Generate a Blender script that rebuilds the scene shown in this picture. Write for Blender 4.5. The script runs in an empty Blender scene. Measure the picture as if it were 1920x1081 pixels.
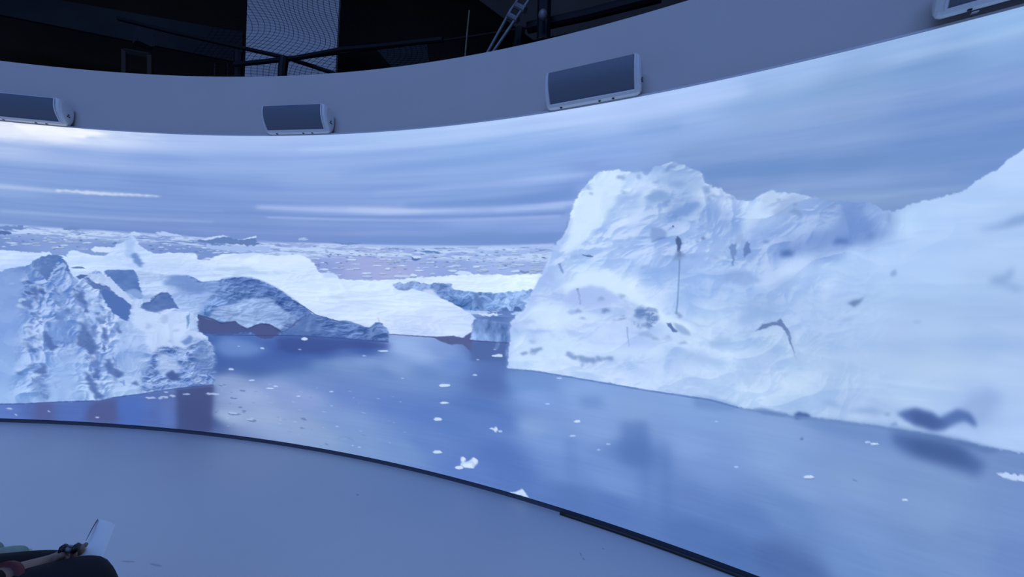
import bpy, bmesh, math, random
import numpy as np
from mathutils import Vector, Matrix

# ------------------------------------------------------------------ camera, world, exposure
sc = bpy.context.scene
COL = sc.collection
R = 8.5                      # inner radius of the round room
CAMZ = 1.2495                # eye height of a seated visitor
CX = -0.7458134763 * R
PSI, PITCH, ROLL, F = -2.5901068967, 0.030117882, 0.0617474429, 700.0
cy_, sy_ = math.cos(PSI), math.sin(PSI)
cp_, sp_ = math.cos(PITCH), math.sin(PITCH)
cr_, sr_ = math.cos(ROLL), math.sin(ROLL)
FW = np.array([cp_ * cy_, cp_ * sy_, sp_])
_rt = np.array([sy_, -cy_, 0.0]); _up = np.array([-sp_ * cy_, -sp_ * sy_, cp_])
RT = cr_ * _rt + sr_ * _up
UP = -sr_ * _rt + cr_ * _up
CAM = np.array([CX, 0.0, CAMZ])

cam_d = bpy.data.cameras.new('camera')
cam_d.sensor_width = 36.0
cam_d.lens = 36.0 * F / 1920.0
cam_d.clip_start = 0.02
cam_d.clip_end = 200
cam = bpy.data.objects.new('camera', cam_d)
COL.objects.link(cam)
m3 = Matrix((RT, UP, -FW)).transposed()
cam.matrix_world = Matrix.Translation(Vector(CAM)) @ m3.to_4x4()
sc.camera = cam

w = bpy.data.worlds.new('world'); sc.world = w
w.use_nodes = True
w.node_tree.nodes['Background'].inputs[0].default_value = (0.010, 0.013, 0.022, 1)
w.node_tree.nodes['Background'].inputs[1].default_value = 0.3
sc.view_settings.view_transform = 'Standard'
sc.view_settings.look = 'None'
sc.view_settings.exposure = 0.0
sc.view_settings.gamma = 1.0
sc.view_settings.use_curve_mapping = False

# cool blue light added over the room; the screen alone leaves it too dark
ld = bpy.data.lights.new('added_overhead_wash', 'AREA')
ld.shape = 'DISK'; ld.size = 9.0; ld.energy = 850.0; ld.color = (.23, .41, 1.0)
lo = bpy.data.objects.new('added_overhead_wash', ld); lo.location = (-1.0, 0, 7.7); COL.objects.link(lo)

# room heights
ZB = 0.035                    # lower edge of the picture
ZT = 2.4569                  # upper edge of the picture
ZW = 2.9814                  # top of the upper wall
RB = 8.545                   # face of the upper wall (set back behind a small ledge)


def ray(px, py):
    return FW + (px - 960.0) / F * RT - (py - 540.5) / F * UP


def on_cyl(px, py, r=R):
    """point where the line of sight meets the vertical cylinder of radius r"""
    d = ray(px, py)
    a = d[0] ** 2 + d[1] ** 2; b = CX * d[0]; c = CX * CX - r * r
    t = (-b + math.sqrt(b * b - a * c)) / a
    return CAM + t * d


def on_z(px, py, z):
    d = ray(px, py)
    return CAM + (z - CAMZ) / d[2] * d


def at_depth(px, py, D):
    return CAM + D * ray(px, py)


# ------------------------------------------------------------------ small helpers
def tag(o, label=None, cat=None, group=None, kind=None):
    if label: o['label'] = label
    if cat: o['category'] = cat
    if group: o['group'] = group
    if kind: o['kind'] = kind
    return o


def empty(name, loc=(0, 0, 0), rot=(0, 0, 0)):
    o = bpy.data.objects.new(name, None)
    o.location = loc; o.rotation_euler = rot
    o.empty_display_size = 0.1
    COL.objects.link(o)
    return o


def link_bm(name, bm, mat, parent=None, smooth=False):
    me = bpy.data.meshes.new(name)
    bmesh.ops.recalc_face_normals(bm, faces=bm.faces)
    bm.to_mesh(me); bm.free()
    if smooth:
        for p in me.polygons: p.use_smooth = True
    o = bpy.data.objects.new(name, me)
    if mat: me.materials.append(mat)
    COL.objects.link(o)
    if parent: o.parent = parent
    return o


def material(name, col, rough=0.5, metal=0.0, spec=0.5, noise=None, nscale=20.0, bump=0.0, bscale=200.0):
    m = bpy.data.materials.new(name); m.use_nodes = True
    nt = m.node_tree; b = nt.nodes['Principled BSDF']
    b.inputs['Base Color'].default_value = (*col, 1)
    b.inputs['Roughness'].default_value = rough
    b.inputs['Metallic'].default_value = metal
    b.inputs['Specular IOR Level'].default_value = spec
    tc = nt.nodes.new('ShaderNodeTexCoord')
    if noise:
        n = nt.nodes.new('ShaderNodeTexNoise'); n.inputs['Scale'].default_value = nscale
        n.inputs['Detail'].default_value = 4
        nt.links.new(tc.outputs['Object'], n.inputs['Vector'])
        r = nt.nodes.new('ShaderNodeValToRGB')
        r.color_ramp.elements[0].position = 0.3; r.color_ramp.elements[1].position = 0.7
        r.color_ramp.elements[0].color = (*noise, 1); r.color_ramp.elements[1].color = (*col, 1)
        nt.links.new(n.outputs['Fac'], r.inputs['Fac'])
        nt.links.new(r.outputs['Color'], b.inputs['Base Color'])
    if bump:
        n = nt.nodes.new('ShaderNodeTexNoise'); n.inputs['Scale'].default_value = bscale
        nt.links.new(tc.outputs['Object'], n.inputs['Vector'])
        bp = nt.nodes.new('ShaderNodeBump'); bp.inputs['Strength'].default_value = bump
        bp.inputs['Distance'].default_value = 0.002
        nt.links.new(n.outputs['Fac'], bp.inputs['Height'])
        nt.links.new(bp.outputs['Normal'], b.inputs['Normal'])
    return m


def tube_bm(bm, pts, rad, seg=8, closed=False):
    """sweep a circle along pts; rad is a number or a list"""
    pts = [Vector(p) for p in pts]
    n = len(pts); rings = []
    up = None
    for i, p in enumerate(pts):
        a = pts[(i - 1) % n] if (closed or i > 0) else pts[i]
        b = pts[(i + 1) % n] if (closed or i < n - 1) else pts[i]
        d = (b - a)
        d.normalize()
        if up is None:
            up = Vector((0, 0, 1)) if abs(d.z) < 0.9 else Vector((1, 0, 0))
        s = d.cross(up)
        if s.length < 1e-6: s = d.cross(Vector((1, 0, 0)))
        s.normalize(); up = s.cross(d).normalized()
        r = rad[i] if isinstance(rad, (list, tuple)) else rad
        rings.append([bm.verts.new(p + r * (math.cos(2 * math.pi * k / seg) * s + math.sin(2 * math.pi * k / seg) * up))
                      for k in range(seg)])
    m = n if closed else n - 1
    for i in range(m):
        A, B = rings[i], rings[(i + 1) % n]
        for k in range(seg):
            bm.faces.new((A[k], A[(k + 1) % seg], B[(k + 1) % seg], B[k]))
    if not closed:
        bm.faces.new(list(reversed(rings[0]))); bm.faces.new(rings[-1])


def box_bm(bm, cx, cy, cz, sx, sy, sz, M=None):
    r = bmesh.ops.create_cube(bm, size=1.0)
    mat = Matrix.Translation((cx, cy, cz)) @ Matrix.Diagonal((sx, sy, sz, 1))
    if M is not None: mat = M @ mat
    bmesh.ops.transform(bm, matrix=mat, verts=r['verts'])
    return r['verts']


def ring_bm(profile, n=360, a0=0.0, a1=2 * math.pi):
    """revolve a closed (r, z) profile about the room's axis"""
    bm = bmesh.new(); full = abs(a1 - a0 - 2 * math.pi) < 1e-6
    cnt = n if full else n + 1
    rings = []
    for i in range(cnt):
        a = a0 + (a1 - a0) * i / n
        rings.append([bm.verts.new((r * math.cos(a), r * math.sin(a), z)) for r, z in profile])
    k = len(profile)
    for i in range(n):
        A, B = rings[i], rings[(i + 1) % cnt]
        for j in range(k):
            bm.faces.new((A[j], A[(j + 1) % k], B[(j + 1) % k], B[j]))
    if not full:
        bm.faces.new(rings[0]); bm.faces.new(list(reversed(rings[-1])))
    return bm


# ------------------------------------------------------------------ the picture shown on the round screen
# A fine grid on the cylinder (angle x height).  The picture is painted on that grid in wall
# coordinates and stored as the grid's colour attribute.
def theta_of(px, py):
    p = on_cyl(px, py)
    a = math.atan2(p[1], p[0])
    return a if a < 0 else a - 2 * math.pi            # -134deg .. -190deg, falling to the right


PXS = np.arange(-240, 2300, 1.65)
TH = np.array([theta_of(x, 430 if x < 1300 else 430) for x in PXS])
TH_L, TH_R = TH[0], TH[-1]
NV = len(TH)
rest = np.linspace(TH_R, TH_L - 2 * math.pi, 260)[1:-1]
TH = np.concatenate([TH, rest])                       # monotone falling, one full turn
NC = len(TH)
NR = 620
ZS = np.linspace(ZT, ZB, NR)                          # row 0 is the top
_thr = -TH


def P2(px, py):
    """photo measure -> (column, row) on the wall grid"""
    p = on_cyl(px, py)
    a = math.atan2(p[1], p[0])
    a = a if a < 0.35 else a - 2 * math.pi
    u = float(np.interp(-a, _thr, np.arange(NC)))
    v = (ZT - p[2]) / (ZT - ZB) * (NR - 1)
    return u, v


IMG = np.zeros((NR, NC, 3), np.float32)
UU, VV = np.meshgrid(np.arange(NC, dtype=np.float32), np.arange(NR, dtype=np.float32))


def noise(su, sv, seed, octaves=4, gain=0.5, shear=0.0):
    """value noise, cell size su x sv grid cells, range about 0..1"""
    rng = np.random.RandomState(seed)
    out = np.zeros((NR, NC), np.float32); amp = 1.0; tot = 0.0
    for o in range(octaves):
        a, b = max(su / 2 ** o, 1.0), max(sv / 2 ** o, 1.0)
        g = rng.rand(int(NR / b) + 4 + int(abs(shear) * NC / b), int(NC / a) + 4).astype(np.float32)
        y = (VV + (shear * UU if shear > 0 else shear * (UU - NC))) / b; x = UU / a
        iy = y.astype(int); ix = x.astype(int)
        fy = y - iy; fx = x - ix
        fy = fy * fy * (3 - 2 * fy); fx = fx * fx * (3 - 2 * fx)
        v = (g[iy, ix] * (1 - fx) + g[iy, ix + 1] * fx) * (1 - fy) + (g[iy + 1, ix] * (1 - fx) + g[iy + 1, ix + 1] * fx) * fy
        out += amp * v; tot += amp; amp *= gain
    return out / tot


def cells(size, seed, warp=0.0, asp=1.0):
    """random flat tone per voronoi cell: broken ice facets"""
    rng = np.random.RandomState(seed)
    x = UU / size; y = VV / (size * asp)
    if warp:
        x = x + warp * (noise(size * 1.2, size * 1.2, seed + 7, 3) - .5)
        y = y + warp * (noise(size * 1.2, size * 1.2, seed + 8, 3) - .5)
    gw, gh = int(NC / size) + 6, int(NR / (size * asp)) + 6
    jx = rng.rand(gh, gw).astype(np.float32); jy = rng.rand(gh, gw).astype(np.float32)
    tone = rng.rand(gh, gw).astype(np.float32)
    ix = np.floor(x).astype(int); iy = np.floor(y).astype(int)
    best = np.full(x.shape, 9.0, np.float32); val = np.zeros_like(best)
    for dy in (-1, 0, 1):
        for dx in (-1, 0, 1):
            cx = np.clip(ix + dx, -1, gw - 2) + 1; cyy = np.clip(iy + dy, -1, gh - 2) + 1
            ddx = (cx - 1 + jx[cyy, cx]) - x; ddy = (cyy - 1 + jy[cyy, cx]) - y
            d = ddx * ddx + ddy * ddy
            m = d < best
            best = np.where(m, d, best); val = np.where(m, tone[cyy, cx], val)
    return val


def blur(a, ru, rv):
    for _ in range(2):
        if ru >= 1:
            r = int(ru); p = np.pad(a, ((0, 0), (r + 1, r)), mode='edge'); c = np.cumsum(p, 1, dtype=np.float64)
            a = ((c[:, 2 * r + 1:] - c[:, :-(2 * r + 1)]) / (2 * r + 1)).astype(np.float32)
        if rv >= 1:
            r = int(rv); p = np.pad(a, ((r + 1, r), (0, 0)), mode='edge'); c = np.cumsum(p, 0, dtype=np.float64)
            a = ((c[2 * r + 1:] - c[:-(2 * r + 1)]) / (2 * r + 1)).astype(np.float32)
    return a


WARP = [noise(14, 10, 901, 4) - .5, noise(14, 10, 902, 4) - .5, noise(4, 4, 903, 2) - .5, noise(4, 4, 904, 2) - .5]


def mask(poly, soft=0.0, rough=0.0, fine=0.0, grid=False):
    """coverage of a polygon (photo measures) -> (slice rows, slice cols, array)"""
    q = np.array(poly if grid else [P2(x, y) for x, y in poly], float)
    pad = int(3 * soft + rough + fine + 4)
    u0 = max(int(q[:, 0].min()) - pad, 0); u1 = min(int(q[:, 0].max()) + pad + 1, NC)
    v0 = max(int(q[:, 1].min()) - pad, 0); v1 = min(int(q[:, 1].max()) + pad + 1, NR)
    if u1 <= u0 or v1 <= v0: return None
    cols = np.arange(u0, u1)
    A = np.zeros((v1 - v0, u1 - u0), np.float32)
    a = q; b = np.roll(q, -1, 0)
    for sub in (-.25, .25):
        for i, v in enumerate(range(v0, v1)):
            y = v + sub
            hit = (a[:, 1] <= y) != (b[:, 1] <= y)
            if not hit.any(): continue
            x = np.sort(a[hit, 0] + (y - a[hit, 1]) / (b[hit, 1] - a[hit, 1]) * (b[hit, 0] - a[hit, 0]))
            row = np.zeros(len(cols), np.float32)
            for k in range(0, len(x) - 1, 2):
                row += np.clip(np.minimum(cols + .5, x[k + 1]) - np.maximum(cols - .5, x[k]), 0, 1)
            A[i] += .5 * np.minimum(row, 1)
    if rough or fine:
        s = (slice(v0, v1), slice(u0, u1))
        du = WARP[0][s] * 2 * rough + WARP[2][s] * 2 * fine; dv = WARP[1][s] * 2 * rough + WARP[3][s] * 2 * fine
        yy, xx = np.mgrid[0:A.shape[0], 0:A.shape[1]].astype(np.float32)
        y = np.clip(yy + dv, 0, A.shape[0] - 1.001); x = np.clip(xx + du, 0, A.shape[1] - 1.001)
        iy = y.astype(int); ix = x.astype(int); fy = y - iy; fx = x - ix
        A = (A[iy, ix] * (1 - fx) + A[iy, ix + 1] * fx) * (1 - fy) + (A[iy + 1, ix] * (1 - fx) + A[iy + 1, ix + 1] * fx) * fy
    if soft >= 1: A = blur(A, soft, soft)
    return slice(v0, v1), slice(u0, u1), A


def C(*c):
    return np.array(c, np.float32) / 255.0


def put(poly, col, soft=0.0, rough=0.0, fine=0.0, al=1.0, tex=None, grid=False):
    """paint a polygon; col is an (r,g,b) in 0..255 or an image; tex = extra alpha field"""
    r = mask(poly, soft, rough, fine, grid)
    if r is None: return
    s0, s1, A = r
    A = A * al
    if tex is not None: A = A * tex[s0, s1]
    c = col[s0, s1] if isinstance(col, np.ndarray) and col.ndim == 3 else C(*col)
    IMG[s0, s1] += (c - IMG[s0, s1]) * A[..., None]


def field(points, k=1.5, eps=6.0, vscale=1.6):
    """smooth colour field through control points (px, py, r, g, b)"""
    st = 6
    u = np.arange(0, NC + st, st); v = np.arange(0, NR + st, st)
    U, V = np.meshgrid(u, v)
    num = np.zeros(U.shape + (3,)); den = np.zeros(U.shape)
    for p in points:
        a, b = P2(p[0], p[1])
        d = (U - a) ** 2 + (vscale * (V - b)) ** 2 + eps ** 2
        wgt = d ** (-k)
        num += wgt[..., None] * np.array(p[2:5]) / 255.0; den += wgt
    g = num / den[..., None]
    y = VV / st; x = UU / st; iy = y.astype(int); ix = x.astype(int); fy = (y - iy)[..., None]; fx = (x - ix)[..., None]
    return ((g[iy, ix] * (1 - fx) + g[iy, ix + 1] * fx) * (1 - fy) + (g[iy + 1, ix] * (1 - fx) + g[iy + 1, ix + 1] * fx) * fy).astype(np.float32)


def vnoise(x, y, seed):
    g = np.random.RandomState(seed).rand(256, 256).astype(np.float32)
    ix = np.floor(x).astype(int); iy = np.floor(y).astype(int); fx = x - ix; fy = y - iy
    fx = fx * fx * fx * (fx * (fx * 6 - 15) + 10); fy = fy * fy * fy * (fy * (fy * 6 - 15) + 10)
    a, b, c, d = ix & 255, (ix + 1) & 255, iy & 255, (iy + 1) & 255
    return (g[c, a] * (1 - fx) + g[c, b] * fx) * (1 - fy) + (g[d, a] * (1 - fx) + g[d, b] * fx) * fy


def relief(su, sv, seed, octs=5, lx=.6, ly=1.0, k=1.0, gain=.5, warp=.5):
    """snow and rock like modelling: the slope of a creased height field, -1..1"""
    h = np.zeros((NR, NC), np.float32); amp = 1.0
    X = UU / su; Y = VV / sv
    wx = vnoise(X * .9, Y * .9, seed + 60) - .5 + .5 * (vnoise(X * 2.1, Y * 2.1, seed + 62) - .5)
    wy = vnoise(X * .9 + 40, Y * .9, seed + 61) - .5 + .5 * (vnoise(X * 2.1, Y * 2.1 + 9, seed + 63) - .5)
    X = X + warp * wx; Y = Y + warp * wy
    f = 1.0
    for o in range(octs):
        a = .6 + o * 1.13; c, s__ = math.cos(a), math.sin(a)
        n_ = vnoise((X * c - Y * s__) * f, (X * s__ + Y * c) * f, seed + o)
        h += amp * (1 - np.abs(2 * n_ - 1)); amp *= gain; f *= 1.93
    gu = np.zeros_like(h); gv = np.zeros_like(h)
    gu[:, 1:-1] = h[:, 2:] - h[:, :-2]; gv[1:-1] = h[2:] - h[:-2]
    return np.tanh((gu * lx * su + gv * ly * sv) * .42 * k)


def ss(x, a, b):
    t = np.clip((x - a) / (b - a), 0, 1)
    return t * t * (3 - 2 * t)


def stroke(pts, wd, col, soft=0, al=1.0, tex=None, rough=0.0, fine=0.0):
    pts = [np.array(p, float) for p in pts]
    L, Rr = [], []
    for i, p in enumerate(pts):
        d = pts[min(i + 1, len(pts) - 1)] - pts[max(i - 1, 0)]
        d = d / (np.hypot(*d) + 1e-9); n = np.array([-d[1], d[0]])
        ww = wd[i] if isinstance(wd, (list, tuple)) else wd
        L.append(tuple(p + n * ww / 2)); Rr.append(tuple(p - n * ww / 2))
    put(L + Rr[::-1], col, soft=soft, al=al, tex=tex, rough=rough, fine=fine)


def ell(x, y, rx, ry, col, soft=0, al=1.0, ang=0.0, tex=None, rough=0.0, fine=0.0, n=14):
    c, s = math.cos(math.radians(ang)), math.sin(math.radians(ang))
    put([(x + rx * math.cos(t) * c - ry * math.sin(t) * s, y + rx * math.cos(t) * s + ry * math.sin(t) * c)
         for t in np.linspace(0, 2 * math.pi, n, endpoint=False)], col, soft=soft, al=al, tex=tex, rough=rough, fine=fine)


# ---- sky
SKY = field([
    (0, 236, 225, 232, 250), (100, 246, 240, 244, 255), (200, 262, 190, 208, 245), (350, 262, 168, 192, 240), (475, 262, 165, 190, 240),
    (620, 262, 160, 188, 240), (760, 252, 165, 195, 242), (900, 240, 170, 198, 245), (1100, 212, 175, 202, 250), (1300, 175, 172, 200, 250),
    (1500, 130, 160, 192, 238), (1700, 85, 152, 185, 232), (1900, 35, 150, 188, 235),
    (0, 280, 168, 190, 235), (0, 320, 132, 160, 218), (0, 352, 138, 168, 220), (0, 385, 122, 152, 210), (0, 412, 122, 150, 208),
    (150, 290, 152, 178, 230), (150, 330, 128, 158, 215), (150, 380, 122, 152, 210), (150, 415, 118, 146, 205),
    (300, 300, 142, 170, 226), (300, 340, 122, 152, 212), (300, 385, 120, 150, 210), (300, 428, 115, 142, 202),
    (450, 300, 148, 175, 230), (450, 345, 128, 158, 216), (450, 400, 118, 148, 208), (450, 436, 118, 145, 205),
    (600, 300, 150, 178, 232), (600, 345, 138, 166, 222), (600, 382, 130, 158, 216), (600, 415, 128, 155, 214), (600, 445, 120, 146, 206),
    (750, 290, 148, 178, 232), (750, 320, 138, 168, 224), (750, 360, 132, 162, 220), (750, 425, 130, 158, 218), (750, 448, 122, 150, 210),
    (900, 275, 145, 180, 234), (900, 320, 140, 172, 228), (900, 360, 130, 162, 220), (900, 380, 125, 158, 216), (900, 420, 140, 168, 226), (900, 445, 118, 150, 208),
    (1030, 270, 150, 182, 236), (1030, 330, 145, 178, 232), (1020, 372, 120, 152, 212), (1020, 425, 140, 168, 226), (1020, 447, 118, 150, 208),
    (1150, 250, 165, 192, 242), (1150, 290, 138, 170, 228), (1120, 310, 132, 162, 220), (1060, 350, 130, 160, 220),
    (1300, 215, 165, 192, 242), (1300, 245, 142, 175, 228), (1300, 290, 128, 160, 212), (1350, 325, 112, 145, 202), (1400, 345, 125, 152, 205),
    (1450, 180, 148, 180, 228), (1450, 220, 135, 168, 218), (1450, 260, 132, 162, 215), (1450, 320, 110, 145, 202), (1500, 345, 128, 158, 210),
    (1600, 150, 135, 168, 215), (1600, 200, 130, 160, 210), (1600, 260, 128, 160, 212), (1600, 310, 112, 145, 200), (1600, 345, 128, 158, 212), (1600, 372, 128, 158, 205),
    (1750, 130, 128, 162, 212), (1750, 190, 120, 152, 208), (1750, 260, 115, 148, 206), (1750, 310, 112, 145, 202), (1750, 345, 118, 150, 205), (1700, 380, 122, 152, 202),
    (1900, 90, 145, 178, 228), (1900, 150, 122, 155, 212), (1900, 220, 112, 145, 206), (1850, 280, 112, 145, 204), (1850, 330, 115, 148, 205),
    (2150, 60, 130, 160, 215), (2150, 220, 118, 150, 205)], k=1.6, eps=10, vscale=3.0)
IMG[:] = SKY
st1 = noise(260, 13, 11, 4, .55, shear=0.012); st2 = noise(150, 7, 12, 4, .55, shear=-0.01)
IMG += ((st1 - .5) * .07 + (st2 - .5) * .035)[..., None] * np.array([1.15, 1.0, .62], np.float32)


def streak(pts, wd, col, soft, al):
    stroke(pts, wd, col, soft=soft, al=al, tex=.45 + .9 * st2)


blaze = ss(noise(34, 12, 31, 4), .25, .75)
put([(20, 232), (60, 236), (120, 242), (170, 246), (205, 249), (190, 252), (165, 254), (155, 258), (135, 254), (110, 252), (80, 251), (60, 252), (45, 246), (30, 240)], (255, 255, 255), soft=2, rough=5)
put([(-40, 226), (60, 233), (200, 246), (300, 252), (330, 258), (240, 262), (160, 268), (90, 268), (40, 262), (-40, 262)], (232, 240, 255), soft=9, al=.75, tex=blaze)
streak([(-60, 346), (0, 349), (60, 354), (110, 359), (200, 362), (300, 368)], [10, 9, 7, 6, 7, 3], (172, 192, 232), 2, .8)
stroke([(105, 357), (150, 360), (185, 362), (215, 364), (296, 367)], [2, 5, 7, 4, 2], (198, 212, 240), soft=1, al=.95, fine=3)
streak([(0, 395), (140, 404), (260, 411), (400, 416)], [6, 5, 4, 3], (150, 178, 226), 2, .7)
streak([(0, 378), (160, 384), (420, 395)], [5, 5, 3], (135, 164, 218), 2, .6)
streak([(480, 388), (560, 391), (640, 393), (720, 396), (830, 394), (950, 392), (1060, 386)], [6, 9, 13, 15, 11, 8, 8], (166, 188, 236), 3, .95)
stroke([(650, 391), (720, 394), (790, 395)], [4, 9, 4], (182, 200, 238), soft=3, al=.8)
streak([(930, 393), (1000, 388), (1050, 383), (1080, 380)], [5, 8, 10, 10], (166, 190, 240), 3, .9)
streak([(500, 407), (700, 412), (850, 413), (1050, 405)], [3, 5, 5, 6], (150, 174, 228), 1, .8)
stroke([(480, 402), (700, 406), (900, 405), (1060, 399)], [2, 3, 4, 5], (118, 146, 208), soft=1, al=.8)
streak([(700, 362), (850, 350), (980, 342), (1100, 325)], [4, 8, 8, 8], (158, 184, 236), 4, .8)
stroke([(760, 385), (900, 380), (1000, 372), (1080, 355)], [6, 12, 18, 20], (112, 146, 208), soft=4, al=.75)
streak([(640, 330), (760, 312), (900, 298), (1080, 272), (1280, 235)], [8, 14, 18, 20, 18], (124, 160, 220), 6, .7)
streak([(560, 280), (760, 268), (980, 240), (1200, 210), (1400, 168)], [8, 14, 18, 22, 20], (180, 205, 250), 6, .6)
# upper right cloud bands
streak([(1180, 240), (1340, 212), (1560, 170), (1780, 128), (2000, 70)], [10, 18, 22, 26, 30], (126, 162, 212), 7, .6)
streak([(1240, 260), (1400, 232), (1640, 190), (1920, 150), (2100, 120)], [8, 16, 20, 26, 30], (146, 172, 222), 6, .55)
streak([(1120, 308), (1200, 300), (1260, 292)], [4, 6, 6], (150, 178, 232), 3, .7)
streak([(1320, 300), (1450, 288), (1600, 262), (1900, 215), (2050, 190)], [10, 16, 22, 26, 30], (136, 164, 214), 6, .6)
streak([(1310, 325), (1440, 322), (1560, 312), (1760, 290), (1960, 240)], [12, 22, 20, 20, 30], (106, 142, 200), 6, .75)
streak([(1350, 345), (1480, 338), (1620, 330), (1780, 318)], [8, 9, 10, 10], (130, 160, 212), 4, .7)
streak([(1520, 372), (1640, 368), (1720, 358), (1840, 350)], [4, 7, 7, 4], (142, 172, 218), 2, .9)
streak([(1500, 358), (1640, 352), (1800, 340)], [5, 6, 5], (116, 146, 202), 3, .7)

# ---- sea up to the horizon
HOR = [(-240, 400), (-100, 414), (0, 420), (125, 428), (250, 435), (370, 443), (480, 451), (600, 456), (760, 460), (900, 461), (1040, 459), (1400, 440), (1900, 400), (2300, 330)]
SEA = field([
    (0, 430, 150, 175, 228), (200, 442, 152, 178, 230), (0, 455, 118, 145, 205), (200, 460, 122, 148, 205), (380, 470, 118, 145, 205), (350, 485, 118, 142, 205),
    (480, 470, 140, 165, 222), (600, 470, 152, 172, 225), (600, 500, 140, 160, 218), (680, 505, 158, 170, 222), (740, 512, 160, 172, 220),
    (800, 480, 150, 172, 228), (850, 500, 140, 165, 222), (950, 475, 160, 185, 238), (1000, 495, 150, 175, 228), (900, 466, 160, 188, 240),
    # the open water in front
    (450, 640, 92, 125, 192), (420, 660, 70, 100, 170), (480, 660, 78, 108, 175), (540, 660, 68, 95, 165), (600, 660, 66, 96, 166), (680, 655, 66, 98, 168),
    (400, 690, 72, 102, 165), (470, 692, 82, 112, 172), (560, 690, 95, 128, 188), (600, 680, 105, 138, 196), (640, 680, 120, 150, 206), (680, 672, 132, 162, 216),
    (760, 650, 150, 178, 232), (790, 665, 145, 175, 228), (830, 660, 125, 155, 215), (860, 680, 108, 142, 208), (740, 690, 130, 160, 215), (800, 700, 108, 142, 202),
    (930, 670, 88, 115, 178), (910, 650, 80, 105, 170), (920, 720, 86, 118, 184), (900, 760, 88, 122, 190),
    (430, 715, 138, 160, 208), (470, 740, 150, 172, 218), (430, 780, 152, 175, 215), (500, 780, 150, 172, 216), (560, 800, 140, 165, 210), (600, 820, 135, 162, 208),
    (520, 725, 130, 155, 208), (570, 745, 135, 158, 212), (590, 715, 112, 140, 200), (650, 740, 105, 135, 200), (650, 790, 122, 152, 208), (680, 830, 120, 152, 205), (750, 840, 112, 145, 202),
    (720, 700, 108, 140, 202), (740, 760, 98, 130, 198), (800, 780, 92, 125, 195), (800, 830, 98, 132, 198), (860, 800, 90, 124, 192), (870, 880, 92, 125, 195),
    (940, 850, 86, 118, 188), (960, 890, 86, 118, 188), (940, 790, 90, 122, 192),
    (980, 720, 112, 150, 212), (1000, 740, 128, 160, 222), (1000, 800, 128, 160, 215), (1030, 830, 116, 150, 212), (1050, 880, 108, 140, 205), (1070, 930, 86, 120, 185),
    (1100, 740, 130, 164, 222), (1120, 800, 128, 160, 218), (1190, 770, 128, 160, 215), (1190, 850, 90, 124, 188), (1150, 900, 112, 146, 208), (1150, 950, 88, 122, 188),
    (1300, 770, 128, 162, 218), (1300, 830, 130, 162, 220), (1330, 880, 118, 150, 210), (1300, 940, 100, 132, 195), (1300, 1000, 84, 118, 182), (1380, 1040, 82, 115, 178),
    (1450, 800, 130, 162, 215), (1450, 850, 132, 165, 218), (1500, 900, 126, 158, 212), (1480, 960, 108, 142, 200), (1450, 1050, 78, 108, 168), (1500, 1075, 78, 108, 168), (1400, 980, 95, 128, 190),
    (1600, 820, 122, 152, 208), (1600, 900, 126, 158, 208), (1600, 960, 122, 152, 208), (1600, 1050, 108, 142, 200), (1620, 1000, 118, 150, 206), (1700, 1060, 112, 145, 200),
    (1750, 960, 124, 155, 205), (1780, 900, 124, 155, 206), (1900, 870, 115, 145, 200), (1900, 950, 118, 148, 204), (1900, 1060, 110, 140, 200), (1820, 1020, 116, 148, 202), (2100, 1000, 112, 142, 200),
    # left strip of water under the near berg
    (0, 770, 92, 122, 195), (80, 770, 82, 105, 172), (140, 775, 82, 112, 185), (190, 775, 78, 100, 165), (250, 765, 80, 112, 188), (300, 775, 82, 108, 178), (350, 770, 72, 88, 142), (385, 790, 70, 92, 150),
    (-200, 770, 92, 122, 195)], k=1.7, eps=8, vscale=1.3)
rip = noise(60, 3.2, 41, 3, .6); rip2 = noise(120, 26, 42, 3)
SEA = SEA + ((rip - .5) * .022 + (rip2 - .5) * .035)[..., None]
put(HOR + [(2300, 1600), (-240, 800)], SEA, soft=1)
# haze under the horizon sky
stroke([(620, 449), (760, 452), (900, 452), (1040, 449)], [10, 14, 18, 20], (112, 145, 206), soft=3, al=.7)
stroke([(600, 457), (760, 462), (900, 464), (1040, 460)], [3, 5, 7, 8], (176, 200, 244), soft=1, al=.8)

# ---- drifting floes below the horizon
rng = random.Random(5)
fn = noise(26, 4.5, 51, 4, .6)
band1 = [(-240, 402), (-100, 415), (0, 421), (125, 429), (250, 436), (370, 444), (480, 452), (600, 457), (760, 462), (900, 463), (1040, 461), (1040, 490), (900, 488), (760, 483), (640, 482), (480, 478), (380, 462), (250, 452), (125, 446), (0, 438), (-240, 420)]
put(band1, (190, 213, 248), soft=2, al=.9, tex=ss(fn, .40, .58))
put(band1, (102, 130, 190), soft=1, al=.6, tex=ss(noise(14, 3, 52, 3), .66, .74))


def hy(px):
    return float(np.interp(px, [p[0] for p in HOR], [p[1] for p in HOR]))


def floe(x, y, rx, ry, col, dark=(95, 122, 178), al=1.0):
    n = rng.randint(6, 9)
    pts = []
    for k in range(n):
        t = 2 * math.pi * k / n; q = rng.uniform(.65, 1.15)
        pts.append((x + rx * q * math.cos(t), y + ry * q * math.sin(t) * (1.0 if math.sin(t) < 0 else .55)))
    if dark: put([(a + rx * .1, b + ry * .45) for a, b in pts], dark, al=.6 * al)
    put(pts, col, al=al)


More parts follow.
